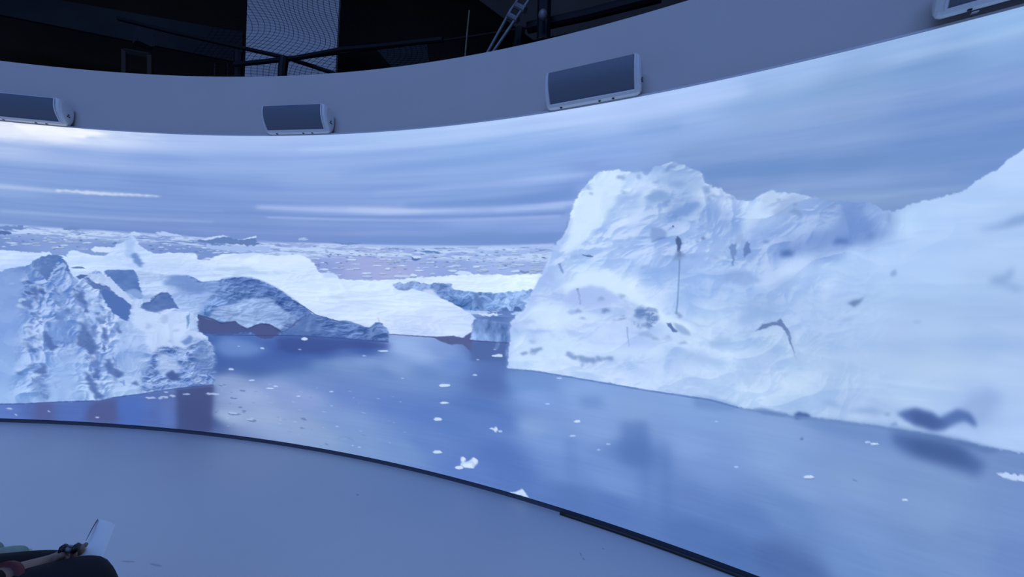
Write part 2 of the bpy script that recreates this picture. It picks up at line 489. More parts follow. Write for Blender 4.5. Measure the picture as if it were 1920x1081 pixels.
for i in range(620):
    x = rng.uniform(-200, 1045); dpt = rng.random() ** 1.5
    y = hy(x) + 3 + dpt * 58
    s = .6 + 1.6 * dpt
    if x < 380 and y > hy(x) + 44: continue
    b = rng.uniform(.82, 1.05)
    floe(x, y, rng.uniform(2, 9) * s, rng.uniform(.8, 1.9) * s, (min(255, 192 * b), min(255, 214 * b), min(255, 248 * b)), al=rng.uniform(.6, 1.0))
for i in range(120):
    x = rng.uniform(0, 1040); y = hy(x) + rng.uniform(4, 45)
    ell(x, y, rng.uniform(1.5, 4), rng.uniform(.7, 1.3), (84, 112, 168), al=rng.uniform(.4, .9))
# larger distant pieces
put([(370, 452), (378, 447), (400, 444), (412, 441), (425, 444), (440, 446), (446, 451), (462, 445), (481, 442), (482, 455), (494, 458), (470, 460), (440, 458), (400, 457), (372, 453)], (98, 128, 184), fine=3)
put([(372, 449), (400, 443), (412, 440), (430, 444), (410, 445), (385, 450)], (190, 212, 250), fine=2)
put([(450, 449), (480, 441), (482, 445), (460, 448)], (196, 216, 250), fine=2)
put([(385, 459), (500, 462), (505, 470), (480, 473), (430, 469), (390, 466)], (160, 186, 236), rough=4, fine=4)
put([(-100, 419), (0, 426), (14, 422), (45, 424), (47, 430), (20, 431), (-100, 430)], (110, 138, 196), fine=3)
put([(-100, 430), (-10, 432), (20, 434), (23, 439), (0, 439), (-100, 438)], (84, 112, 172), fine=2)
put([(118, 427), (135, 424), (148, 427), (148, 431), (120, 431)], (112, 140, 195), fine=2)
put([(244, 436), (250, 433), (258, 436), (270, 441), (250, 441)], (186, 208, 246), fine=2)
put([(290, 437), (305, 433), (325, 437), (340, 442), (320, 442), (300, 441)], (176, 200, 244), fine=2)
put([(172, 465), (180, 462), (200, 464), (230, 465), (240, 471), (200, 473), (172, 471)], (202, 222, 252), fine=2)
put([(560, 446), (572, 444), (580, 449), (560, 450)], (160, 186, 232), fine=2)
put([(624, 452), (645, 455), (676, 454), (678, 457), (650, 459), (624, 456)], (108, 138, 196), fine=2)
put([(788, 472), (800, 469), (824, 471), (825, 477), (815, 474), (795, 474)], (88, 128, 186), fine=2)
put([(772, 482), (785, 481), (790, 485), (780, 489), (772, 487)], (84, 112, 170))
put([(772, 480), (788, 480), (790, 484), (776, 484)], (196, 216, 250))
put([(852, 512), (862, 507), (880, 509), (886, 513), (868, 516)], (196, 218, 252))
stroke([(975, 508), (985, 511), (992, 509)], 4, (118, 140, 185))

# ---- white shelf ice behind the near bergs
sh = noise(70, 22, 61, 4)
SHELF = field([(0, 480, 196, 218, 252), (60, 500, 178, 204, 248), (150, 490, 192, 216, 252), (250, 500, 184, 208, 248), (240, 460, 176, 202, 246), (300, 500, 194, 216, 250), (350, 500, 192, 214, 250),
               (450, 500, 200, 222, 252), (520, 490, 206, 226, 252), (560, 510, 196, 218, 250), (600, 560, 204, 224, 252), (640, 540, 200, 222, 252), (760, 560, 206, 228, 254), (700, 600, 200, 220, 250),
               (800, 600, 196, 214, 250), (780, 622, 180, 202, 244), (860, 612, 192, 214, 250), (900, 525, 214, 234, 255), (980, 530, 216, 238, 255), (700, 620, 186, 208, 248), (640, 580, 192, 214, 250)], k=1.6)
SHELF = SHELF * 1.02 + (relief(46, 20, 611, 4) * .022)[..., None] + ((sh - .5) * .10)[..., None] * np.array([1.2, 1, .4], np.float32)
put([(-240, 455), (-100, 462), (0, 468), (40, 471), (75, 474), (80, 472), (92, 472), (97, 478), (125, 480), (128, 472), (134, 469), (145, 471), (155, 474), (172, 478), (185, 478), (195, 480),
     (206, 474), (212, 464), (219, 457), (230, 454), (236, 450), (240, 444), (245, 439), (250, 442), (256, 451), (263, 461), (273, 468), (285, 473), (300, 476), (315, 473), (345, 475), (367, 476), (371, 487), (396, 487),
     (403, 480), (415, 477), (440, 475), (487, 475), (497, 479), (515, 478), (548, 478), (562, 477), (574, 481), (588, 494), (597, 508), (604, 513), (615, 511), (626, 513), (634, 521), (650, 524), (700, 525), (740, 524), (790, 519), (850, 516), (905, 514), (960, 515), (1017, 512), (1040, 600), (893, 600), (868, 632), (850, 628), (820, 630), (728, 626), (690, 600), (500, 600), (371, 600), (300, 640), (-240, 640)],
    SHELF, fine=2)
put([(233, 452), (245, 441), (252, 455), (250, 470), (258, 483), (240, 485), (232, 478), (236, 465)], (150, 180, 232), soft=1, al=.55, rough=3)
put([(245, 478), (250, 473), (258, 476), (262, 486), (268, 494), (266, 501), (258, 497), (250, 488)], (104, 138, 200), soft=1, al=.9, fine=3)
put([(132, 502), (145, 499), (155, 500), (160, 503), (140, 503)], (96, 126, 182))
put([(498, 480), (560, 477), (575, 482), (585, 495), (560, 505), (500, 506), (470, 500)], (208, 228, 253), soft=4, al=.6)
put([(400, 505), (470, 496), (480, 510), (520, 508), (524, 516), (400, 517)], (168, 196, 232), soft=2, al=.5, rough=8, tex=ss(noise(12, 10, 62, 3), .45, .6))
put([(605, 512), (625, 511), (634, 521), (606, 521)], (184, 208, 246), al=.8, soft=1)
# faint blue-grey marks on the long white slope
put([(620, 552), (652, 554), (640, 562), (615, 558)], (180, 206, 232), soft=2, al=.6)
put([(690, 575), (740, 585), (752, 600), (700, 596), (680, 588)], (182, 202, 244), soft=4, al=.6)
put([(745, 613), (768, 613), (766, 617), (748, 616)], (150, 175, 215), soft=1, al=.6)
put([(790, 618), (812, 615), (808, 625), (796, 628)], (160, 190, 220), soft=1, al=.6, fine=3)
put([(780, 594), (790, 597), (788, 607), (782, 604)], (168, 196, 226), soft=1, al=.6)
put([(740, 606), (830, 600), (880, 612), (860, 632), (800, 630), (735, 624)], (184, 204, 246), soft=5, al=.55)

# ---- blue cliff of the shelf and the channel in front of it
CL = cells(9, 71, 1.2, 1.5)
BLUE1 = field([(760, 535, 125, 152, 205), (800, 535, 120, 150, 208), (850, 550, 120, 155, 215), (900, 560, 122, 158, 218), (950, 565, 132, 168, 224), (870, 575, 100, 138, 200), (990, 555, 135, 170, 225)], k=1.5)
BLUE1 = BLUE1 + (relief(16, 22, 711, 4) * .07)[..., None] + ((CL - .5) * .16 + (noise(18, 24, 72, 4) - .5) * .22)[..., None]
put([(736, 535), (743, 529), (760, 531), (775, 527), (795, 531), (803, 533), (815, 529), (846, 532), (849, 541), (870, 545), (890, 547), (925, 549), (960, 546), (1010, 541), (990, 582), (960, 583), (905, 583), (860, 582), (840, 570), (800, 552), (770, 544), (745, 543)], BLUE1, fine=2)
put([(787, 545), (800, 542), (815, 543), (818, 552), (828, 558), (818, 562), (800, 552)], (190, 210, 248), soft=1, fine=2)
put([(895, 549), (905, 570), (908, 583), (893, 570), (885, 548)], (82, 112, 170), soft=1, al=.7)
put([(965, 574), (973, 575), (980, 583), (962, 583)], (72, 102, 160), al=.9)
put([(940, 578), (950, 575), (955, 583), (940, 583)], (78, 108, 168), al=.9)
CH = field([(880, 590, 108, 138, 200), (930, 600, 92, 122, 185), (960, 600, 100, 130, 192), (955, 625, 110, 142, 205)])
put([(840, 582), (990, 582), (975, 595), (955, 640), (885, 640)], CH + ((noise(30, 4, 73, 3) - .5) * .12)[..., None])
put([(840, 581), (985, 584), (970, 590), (900, 589), (860, 588)], (178, 206, 246), tex=ss(noise(14, 4, 74, 3), .42, .55), al=.9)
put([(900, 588), (930, 586), (935, 590), (915, 592), (900, 591)], (198, 220, 252), fine=3)
put([(905, 602), (922, 603), (925, 606), (910, 606)], (192, 216, 250), fine=2)

# the long white tongue in front of the channel
put([(770, 541), (800, 548), (835, 562), (865, 577), (885, 590), (893, 597), (889, 610), (884, 622), (868, 633), (850, 629), (820, 631), (790, 629), (728, 627), (650, 600)], SHELF, fine=1)
stroke([(728, 626), (770, 629), (820, 632), (850, 630)], [2, 2, 3, 2], (90, 105, 155), al=.9)
put([(812, 632), (850, 629), (867, 633), (874, 628), (885, 621), (885, 662), (868, 645), (845, 646), (830, 641)], (84, 96, 146), fine=1)
# small blue berg in the channel
SM = field([(890, 610, 100, 132, 190), (930, 620, 108, 140, 200), (945, 635, 100, 135, 196), (900, 632, 130, 165, 222)])
SM = SM + ((noise(6, 22, 75, 4) - .5) * .42 + (CL - .5) * .08)[..., None]
put([(886, 602), (890, 597), (915, 598), (930, 603), (945, 612), (957, 612), (957, 642), (925, 640), (881, 637), (885, 620)], SM, fine=2)
stroke([(880, 638), (925, 641), (958, 643)], 2, (70, 80, 130))
put([(883, 655), (954, 655), (950, 745), (882, 740)], (84, 112, 176), soft=9, al=.7)
put([(883, 641), (958, 644), (953, 676), (883, 676)], (78, 103, 164), soft=2, al=.8)
put([(925, 642), (952, 643), (951, 668), (935, 660), (925, 650)], (112, 150, 206), soft=1, al=.7, tex=ss(noise(5, 18, 76, 3), .4, .6))

# ---- blue berg left of centre with its dark waterline cave
BB = field([(400, 545, 108, 140, 200), (470, 530, 82, 112, 178), (520, 550, 84, 116, 180), (440, 560, 104, 138, 198), (560, 580, 78, 108, 172), (590, 610, 84, 112, 175), (650, 620, 92, 124, 188),
            (700, 625, 96, 126, 188), (380, 585, 100, 134, 195), (540, 620, 80, 108, 170), (720, 635, 100, 128, 188)], k=1.5)
BB = BB + (relief(24, 22, 811, 5) * .085)[..., None] + ((noise(22, 22, 81, 4) - .5) * .22 + (cells(11, 82, 1.4, .8) - .5) * .12)[..., None]
put([(330, 516), (355, 516), (365, 522), (380, 528), (408, 526), (415, 522), (440, 519), (470, 520), (490, 526), (520, 540), (545, 557), (570, 575), (590, 589), (625, 598), (655, 605), (680, 613), (693, 614), (705, 605),
     (713, 603), (722, 612), (729, 622), (729, 641), (690, 639), (650, 635), (620, 631), (590, 629), (550, 628), (372, 625), (370, 590), (340, 560)], BB, fine=2)
SL = field([(270, 520, 176, 202, 244), (300, 540, 182, 206, 246), (340, 560, 150, 180, 232), (360, 545, 128, 158, 215), (390, 540, 118, 150, 210), (310, 580, 172, 196, 242), (360, 580, 160, 188, 236), (380, 560, 146, 175, 228)])
SL = SL + (relief(24, 16, 821, 4) * .035)[..., None] + ((noise(30, 16, 83, 4) - .5) * .12)[..., None]
put([(255, 508), (300, 512), (316, 516), (345, 517), (372, 530), (408, 527), (412, 534), (410, 542), (400, 553), (385, 566), (371, 590), (340, 590), (270, 580), (262, 545)], SL, soft=1, rough=2)
put([(308, 530), (316, 516), (330, 517), (356, 518), (372, 532), (384, 540), (380, 552), (350, 545), (330, 538), (312, 534)], (108, 140, 202), soft=2, al=.75, rough=5)
IN = field([(430, 570, 150, 178, 228), (480, 560, 132, 162, 215), (520, 575, 142, 170, 222), (470, 600, 152, 180, 230), (410, 595, 140, 170, 222), (540, 595, 130, 160, 214)])
IN = IN + (relief(20, 12, 831, 5) * .06)[..., None] + ((noise(20, 10, 84, 4) - .5) * .2)[..., None]
put([(388, 592), (402, 580), (432, 572), (455, 560), (470, 558), (490, 560), (505, 556), (520, 568), (535, 578), (548, 590), (562, 593), (552, 602), (535, 612), (525, 622), (512, 608), (495, 605), (480, 612), (462, 617), (450, 608), (440, 603), (420, 604), (400, 597)], IN, soft=1, rough=6, fine=2)
put([(371, 590), (385, 596), (400, 599), (412, 606), (428, 604), (440, 602), (452, 610), (462, 617), (475, 611), (490, 606), (502, 607), (515, 614), (526, 622), (518, 630), (500, 636), (488, 634), (470, 622), (455, 622), (430, 629), (400, 627), (371, 622)], (74, 86, 138), fine=2)
stroke([(371, 590), (400, 598), (414, 606), (440, 602), (462, 617), (490, 606), (510, 610), (528, 624), (545, 613), (560, 600), (575, 590)], 2.2, (52, 66, 112), fine=1, al=.8)
stroke([(415, 522), (440, 518), (470, 519), (490, 525), (520, 539), (545, 556), (560, 566)], 2, (150, 178, 226), al=.6)
stroke([(550, 562), (575, 578), (592, 590), (625, 600), (655, 606)], 2, (72, 98, 158), al=.8)
put([(528, 625), (548, 612), (562, 600), (578, 592), (592, 600), (600, 615), (620, 628), (570, 628)], (86, 118, 178), soft=1, al=.8, rough=4)
for a, b, c2, d2 in ((600, 600, 596, 622), (640, 606, 620, 626), (672, 614, 660, 630), (700, 612, 690, 634), (585, 596, 575, 620)):
    stroke([(a, b), (c2, d2)], [4, 8], (122, 152, 206), soft=1, al=.5, rough=3)
stroke([(709, 594), (711, 604)], [1.5, 4], (190, 208, 240))
stroke([(400, 628), (560, 629), (640, 634), (729, 641)], 1.8, (54, 70, 120), al=.8)
# reflection of the berg
put([(372, 624), (460, 622), (500, 636), (530, 627), (620, 631), (729, 642), (727, 655), (705, 658), (690, 672), (640, 668), (600, 672), (575, 690), (500, 700), (400, 690), (372, 650)], (62, 92, 164), soft=6, al=.55)
put([(520, 632), (600, 632), (729, 642), (726, 654), (660, 652), (600, 660), (560, 664), (520, 655)], (58, 76, 140), soft=3, al=.65, rough=3)
put([(420, 630), (470, 640), (500, 655), (470, 668), (420, 668), (400, 650)], (108, 142, 206), soft=6, al=.85)

# ---- near berg on the left
NB = field([(0, 530, 130, 162, 222), (0, 620, 128, 162, 225), (0, 700, 140, 175, 232), (0, 745, 152, 186, 238), (40, 560, 128, 160, 220), (80, 500, 112, 145, 205), (110, 540, 128, 160, 220),
            (120, 620, 138, 170, 228), (60, 640, 140, 172, 228), (130, 700, 146, 180, 235), (60, 740, 148, 182, 236), (160, 720, 158, 190, 238), (150, 640, 130, 162, 220), (200, 600, 150, 180, 230),
            (200, 660, 140, 172, 228), (220, 700, 158, 188, 236), (230, 640, 158, 186, 238), (260, 600, 178, 204, 246), (300, 610, 182, 206, 248), (330, 620, 182, 206, 248), (280, 680, 160, 188, 236),
            (250, 730, 168, 196, 240), (350, 650, 120, 150, 206), (380, 690, 108, 138, 196), (340, 700, 112, 144, 204), (310, 670, 140, 170, 225), (180, 530, 168, 194, 240), (220, 620, 165, 192, 240), (-200, 600, 130, 162, 222)], k=1.6)
crag = noise(20, 24, 91, 5, .6, shear=-0.0) - .5; crag2 = cells(12, 92, 1.6, 1.3) - .5
rid = 1 - np.abs(noise(26, 34, 93, 4) - .5) * 2
nbr = relief(34, 46, 911, 5, lx=.9, ly=.6, gain=.42); nbm = ss(UU, P2(20, 600)[0], P2(70, 600)[0]) * (1 - .75 * np.exp(-((UU - P2(120, 700)[0]) / 22) ** 2) * ss(VV, P2(120, 640)[1], P2(120, 680)[1])) * (1 - .7 * ss(UU, P2(205, 650)[0], P2(230, 650)[0]) * (1 - ss(UU, P2(262, 650)[0], P2(285, 650)[0])))
NB = NB + (nbr * .135 * nbm)[..., None] * np.array([1.15, 1.0, .7], np.float32) + (crag * .12 * nbm + crag2 * .03)[..., None] * np.array([1.2, 1.05, .7], np.float32)
NBP = [(-240, 500), (0, 508), (20, 502), (50, 499), (58, 492), (80, 480), (98, 476), (112, 480), (126, 492), (130, 508), (140, 521), (146, 524), (143, 518), (150, 515), (165, 514), (173, 509), (180, 507), (192, 512), (212, 527), (232, 548),
       (245, 566), (252, 560), (262, 558), (265, 562), (262, 576), (275, 583), (300, 586), (312, 580), (325, 578), (340, 584), (352, 583), (358, 588), (368, 588), (371, 622), (385, 628), (390, 636), (398, 648), (402, 662), (400, 690), (401, 721),
       (370, 723), (335, 727), (290, 733), (255, 739), (215, 744), (190, 750), (100, 753), (50, 756), (0, 757), (-240, 762)]
put(NBP, NB, fine=2.5)
DK = (78, 108, 172)
# the shaded cap and facets
put([(58, 492), (70, 485), (85, 480), (98, 476), (112, 480), (108, 490), (102, 505), (96, 520), (90, 528), (80, 518), (66, 508)], (92, 124, 184), rough=4, fine=2, al=.9, tex=.5 + .7 * ss(noise(12, 12, 94, 3), .3, .6))
put([(112, 482), (126, 492), (130, 510), (122, 506), (124, 496)], (84, 112, 172), fine=1, al=.85)
put([(193, 508), (205, 505), (250, 506), (257, 515), (262, 535), (268, 558), (258, 560), (246, 552), (232, 545), (214, 528)], (84, 118, 182), fine=2, tex=.75 + .4 * noise(14, 14, 95, 3))
put([(232, 548), (250, 540), (262, 545), (268, 558), (256, 560), (246, 562)], (140, 170, 222), soft=1, al=.8, rough=3)
put([(143, 518), (150, 514), (165, 515), (158, 520), (150, 524)], (80, 108, 168), fine=1)
put([(158, 521), (165, 520), (175, 528), (195, 535), (210, 538), (212, 545), (190, 544), (175, 540), (162, 530)], (82, 110, 172), fine=2.5, al=.9)
put([(185, 545), (200, 542), (215, 548), (232, 560), (247, 572), (243, 590), (240, 603), (228, 598), (212, 585), (198, 568)], (80, 112, 180), fine=2)
put([(215, 550), (232, 560), (247, 572), (245, 560), (232, 545), (214, 530), (200, 524), (192, 530), (205, 538)], (186, 208, 246), fine=1.5, al=.85)
put([(170, 512), (190, 512), (212, 528), (240, 556), (246, 566), (228, 556), (205, 536), (185, 530), (168, 522)], (180, 204, 244), fine=2, al=.8)
put([(262, 577), (266, 570), (278, 568), (290, 555), (303, 549), (315, 548), (323, 556), (330, 570), (338, 580), (326, 577), (312, 580), (300, 587), (280, 584)], (86, 116, 178), fine=2, tex=.75 + .45 * noise(10, 10, 96, 3))
stroke([(268, 570), (282, 566), (290, 556), (303, 549), (315, 548)], 2.5, (62, 88, 150), al=.8, fine=2)
# bright snow front
put([(246, 600), (250, 575), (254, 562), (262, 558), (264, 576), (285, 585), (302, 586), (315, 578), (340, 584), (350, 586), (351, 618), (368, 622), (385, 630), (370, 650), (345, 655), (325, 650), (300, 650), (285, 665), (278, 650), (270, 620), (255, 612)],
    (190, 212, 250), soft=1, rough=4, fine=3, al=.85)
put([(350, 592), (356, 586), (355, 605), (350, 618)], (112, 150, 198), fine=1)
put([(355, 588), (368, 590), (371, 622), (354, 616)], (166, 194, 238), al=.8, fine=2)
put([(340, 640), (355, 628), (362, 632), (360, 642), (348, 648)], (112, 144, 204), soft=1, rough=2)
for x, y, rx, ry in ((308, 598, 7, 9), (278, 610, 6, 6), (365, 605, 4, 6), (330, 620, 6, 3), (318, 640, 5, 3)):
    ell(x, y, rx, ry, (158, 184, 228), soft=1, al=.7, rough=3)
# broken blue rubble, lower right of the near berg
RUB = [(288, 660), (300, 650), (322, 652), (345, 655), (360, 645), (372, 632), (388, 638), (399, 650), (402, 664), (401, 720), (372, 722), (330, 727), (285, 734), (262, 736), (268, 715), (276, 690)]
RB_ = np.zeros((NR, NC, 3), np.float32) + C(118, 148, 206)
tn = .55 * (cells(7, 97, 1.8, 1.2) - .5) + .9 * (noise(9, 11, 98, 4, .6) - .5)
RB_ = RB_ + (relief(13, 15, 951, 5) * .13)[..., None] + (tn * .30)[..., None] * np.array([1.1, 1, .7], np.float32)
put(RUB, RB_, soft=2, rough=4, al=.9)
put([(295, 668), (312, 660), (330, 672), (340, 690), (325, 702), (300, 700), (290, 688)], (174, 198, 240), soft=2, rough=6, fine=2, al=.75)
put([(312, 700), (322, 692), (336, 704), (335, 712), (318, 712)], (72, 96, 158), soft=1, rough=3)
put([(372, 640), (388, 640), (396, 660), (398, 700), (370, 700), (362, 670)], (100, 130, 188), soft=3, rough=5, al=.6)
# speckled crags: dark scoops with lit rims, running down two gullies
rg = random.Random(17)


def crags(n, path, spread, smin, smax, ang=60, dark=DK, light=(184, 208, 246), hi=.6):
    for i in range(n):
        t = rg.random() * (len(path) - 1); k = int(t); f = t - k
        x = path[k][0] * (1 - f) + path[min(k + 1, len(path) - 1)][0] * f + rg.gauss(0, spread)
        y = path[k][1] * (1 - f) + path[min(k + 1, len(path) - 1)][1] * f + rg.gauss(0, spread)
        s = rg.uniform(smin, smax)
        a = ang + rg.uniform(-40, 40)
        dd = rg.uniform(-8, 38); c = tuple(dark[j] + dd for j in range(3))
        if rg.random() < hi: ell(x - s * .5, y - s * .8, s * rg.uniform(.8, 1.3), s * rg.uniform(.4, .7), light, al=rg.uniform(.35, .8), ang=rg.uniform(-30, 30), fine=2, n=8, soft=rg.choice((0, 1)))
        ell(x, y, s * rg.uniform(.8, 1.5), s * rg.uniform(.35, .7), c, al=rg.uniform(.5, .95), ang=a, fine=3, n=8, soft=rg.choice((0, 1, 1)))


crags(60, [(45, 540), (60, 560), (65, 600), (60, 640), (70, 680), (80, 720), (85, 745)], 12, 3, 8, 20)
crags(16, [(60, 525), (72, 545), (70, 560)], 5, 4, 8, 50, (72, 100, 165))
crags(24, [(110, 530), (120, 555), (112, 590), (110, 600)], 8, 4, 10, 60, (92, 124, 186), hi=.3)
crags(60, [(150, 540), (158, 580), (165, 620), (172, 660), (180, 700), (185, 745)], 7, 4, 10, 70)
crags(44, [(185, 560), (190, 600), (200, 640), (212, 680), (228, 708)], 8, 3, 9, 65, (86, 116, 178))
crags(30, [(165, 540), (175, 570), (182, 600)], 8, 3, 8, 55, (130, 160, 215), hi=.8)
for poly in ([(142, 550), (152, 545), (158, 556), (160, 572), (150, 568), (143, 562)], [(150, 622), (157, 608), (168, 625), (180, 640), (182, 660), (170, 665), (158, 650), (145, 648), (142, 640)],
             [(192, 672), (205, 672), (210, 688), (228, 695), (232, 706), (220, 706), (200, 695)], [(160, 695), (172, 705), (182, 725), (190, 745), (180, 748), (170, 728), (160, 708)],
             [(72, 690), (78, 680), (88, 690), (86, 700), (70, 700), (60, 697)], [(82, 620), (92, 622), (98, 640), (110, 650), (98, 658), (85, 648)], [(188, 610), (196, 615), (206, 640), (198, 640)],
             [(218, 600), (228, 618), (230, 628), (220, 622)], [(242, 716), (258, 714), (262, 722), (250, 720)]):
    put(poly, (80, 108, 170), soft=1, rough=3, fine=2, al=.85)
put([(100, 690), (130, 700), (150, 740), (120, 752), (96, 750), (90, 720)], (152, 184, 238), soft=4, al=.6)
put([(60, 705), (80, 712), (92, 735), (88, 752), (70, 752), (62, 730)], (112, 144, 204), soft=3, al=.7, rough=4)
# waterline and reflections of the near berg
stroke([(-240, 763), (0, 757.5), (50, 756.5), (100, 753.5), (190, 751), (215, 744.5), (260, 739), (290, 733.5), (335, 727.5), (401, 721.5)], 2, (66, 90, 158), al=.8)
put([(330, 729), (401, 722), (395, 808), (330, 806)], (64, 78, 130), soft=2, al=.85)
put([(355, 726), (401, 722), (395, 808), (352, 808)], (66, 76, 124), soft=5, al=.5)
put([(66, 756), (98, 755), (100, 788), (66, 786)], (84, 92, 146), soft=3, al=.7)
put([(176, 753), (222, 745), (222, 792), (158, 790), (165, 770)], (78, 88, 142), soft=3, al=.8, rough=2)
put([(222, 750), (262, 742), (268, 800), (222, 796)], (74, 108, 186), soft=4, al=.7)
put([(300, 750), (330, 748), (330, 800), (300, 800)], (96, 122, 190), soft=4, al=.6)
rg2 = random.Random(3)
for x, y, rx in ((18, 765, 5), (30, 777, 3), (92, 771, 3), (183, 782, 4), (282, 745, 9), (308, 744, 8), (322, 742, 6), (350, 739, 7), (395, 737, 10), (405, 739, 8), (312, 734, 5), (300, 746, 4)):
    ell(x, y, rx, 1.8, (176, 196, 234), al=.85, fine=2)

# ---- great white berg on the right
MB = field([(975, 600, 186, 210, 250), (1000, 560, 180, 205, 248), (1020, 520, 170, 196, 245), (1040, 470, 178, 204, 248), (1060, 430, 185, 210, 250), (1090, 380, 204, 228, 254), (1110, 400, 204, 230, 255), (1090, 440, 206, 230, 255),
            (1140, 330, 192, 218, 250), (1160, 360, 190, 216, 250), (1150, 390, 178, 205, 246), (1130, 430, 170, 198, 246), (1170, 430, 172, 198, 244), (1200, 340, 182, 210, 250), (1230, 330, 176, 204, 244), (1260, 330, 160, 188, 230), (1290, 340, 158, 186, 230),
            (1240, 370, 152, 182, 230), (1280, 380, 142, 172, 222), (1270, 395, 132, 164, 218), (1320, 400, 150, 180, 228), (1240, 400, 166, 192, 236), (1340, 360, 168, 194, 236), (1370, 390, 168, 195, 240), (1410, 390, 182, 208, 248), (1430, 410, 180, 206, 246),
            (1230, 440, 152, 182, 234), (1250, 470, 160, 188, 236), (1300, 430, 164, 192, 240), (1340, 440, 166, 194, 240), (1360, 420, 150, 180, 230), (1400, 450, 160, 188, 236), (1450, 375, 168, 195, 235), (1480, 390, 160, 188, 234), (1500, 420, 150, 180, 230),
            (1550, 420, 140, 170, 222), (1600, 400, 118, 150, 208), (1620, 430, 118, 150, 210), (1580, 450, 116, 148, 210), (1640, 400, 140, 170, 222), (1660, 420, 150, 180, 228), (1540, 450, 132, 162, 218), (1480, 460, 130, 160, 218), (1450, 440, 158, 186, 234),
            (1380, 480, 162, 190, 236), (1300, 480, 168, 196, 244), (1200, 480, 170, 198, 246), (1100, 480, 174, 202, 248), (1150, 500, 176, 202, 248), (1220, 520, 158, 190, 242), (1320, 520, 156, 188, 240), (1290, 560, 158, 190, 240), (1400, 540, 162, 192, 240),
            (1060, 520, 188, 214, 252), (1100, 515, 206, 232, 255), (1140, 515, 208, 234, 255), (1180, 535, 202, 226, 254), (1220, 560, 192, 216, 252), (1080, 555, 172, 196, 245), (1120, 560, 172, 198, 245), (1150, 570, 182, 206, 248), (1180, 580, 176, 200, 242),
            (1010, 580, 200, 224, 254), (1050, 600, 200, 224, 255), (1000, 620, 190, 214, 252), (1080, 620, 184, 208, 250), (1130, 630, 180, 205, 250), (980, 650, 198, 224, 254), (1060, 640, 196, 220, 254), (960, 680, 190, 216, 252), (1050, 680, 196, 220, 253),
            (1150, 680, 190, 214, 252), (1200, 640, 176, 202, 248), (1250, 630, 190, 216, 252), (1300, 630, 190, 216, 250), (1250, 660, 172, 200, 244), (1350, 670, 182, 210, 248), (1200, 700, 182, 208, 250), (1300, 720, 184, 210, 248), (1400, 740, 180, 208, 245),
            (1350, 600, 180, 208, 246), (1400, 600, 168, 196, 240), (1420, 580, 152, 182, 228), (1450, 640, 172, 200, 238), (1500, 600, 168, 196, 240), (1440, 690, 180, 206, 245), (1500, 700, 176, 204, 240), (1500, 740, 174, 202, 240), (1600, 760, 168, 195, 236),
            (1500, 500, 174, 202, 246), (1560, 520, 176, 204, 246), (1600, 480, 176, 206, 248), (1660, 480, 172, 202, 246), (1700, 420, 180, 210, 248), (1760, 400, 172, 202, 244), (1820, 380, 170, 200, 242), (1900, 330, 178, 206, 248), (1900, 400, 166, 196, 238),
            (1750, 460, 168, 198, 242), (1850, 460, 170, 198, 240), (1750, 520, 165, 196, 240), (1850, 520, 160, 190, 232), (1650, 560, 170, 200, 240), (1750, 580, 164, 194, 232), (1880, 580, 160, 188, 232), (1700, 640, 162, 190, 232), (1850, 640, 156, 185, 228),
            (1600, 640, 166, 195, 238), (1600, 690, 170, 198, 236), (1750, 690, 168, 196, 232), (1880, 700, 166, 194, 235), (1700, 740, 170, 198, 236), (1850, 760, 160, 188, 232), (1800, 800, 160, 188, 235), (1900, 820, 168, 196, 240), (1660, 785, 160, 188, 230),
            (2100, 400, 168, 198, 240), (2100, 700, 164, 192, 235)], k=1.7, eps=7, vscale=1.2)
n1 = noise(34, 26, 101, 5, .55) - .5; n2 = noise(150, 10, 102, 4) - .5
left_w = ss(UU, P2(1750, 500)[0], P2(1480, 500)[0])
mbr = relief(74, 60, 1011, 5, lx=.7, ly=.9, gain=.42); mbr2 = relief(190, 40, 1031, 3, lx=.2, ly=1.0, gain=.35)
topw = 1 - .55 * ss(VV, P2(1250, 470)[1], P2(1250, 520)[1])
MB = MB + (mbr * .058 * left_w * topw + mbr2 * .010)[..., None] * np.array([1.2, 1.0, .55], np.float32)
MB = MB + .022 * (1 - left_w)[..., None] + (n1 * .10 * left_w + n2 * .04 * (1 - left_w) + crag2 * .02 * left_w)[..., None] * np.array([1.25, 1.0, .55], np.float32)
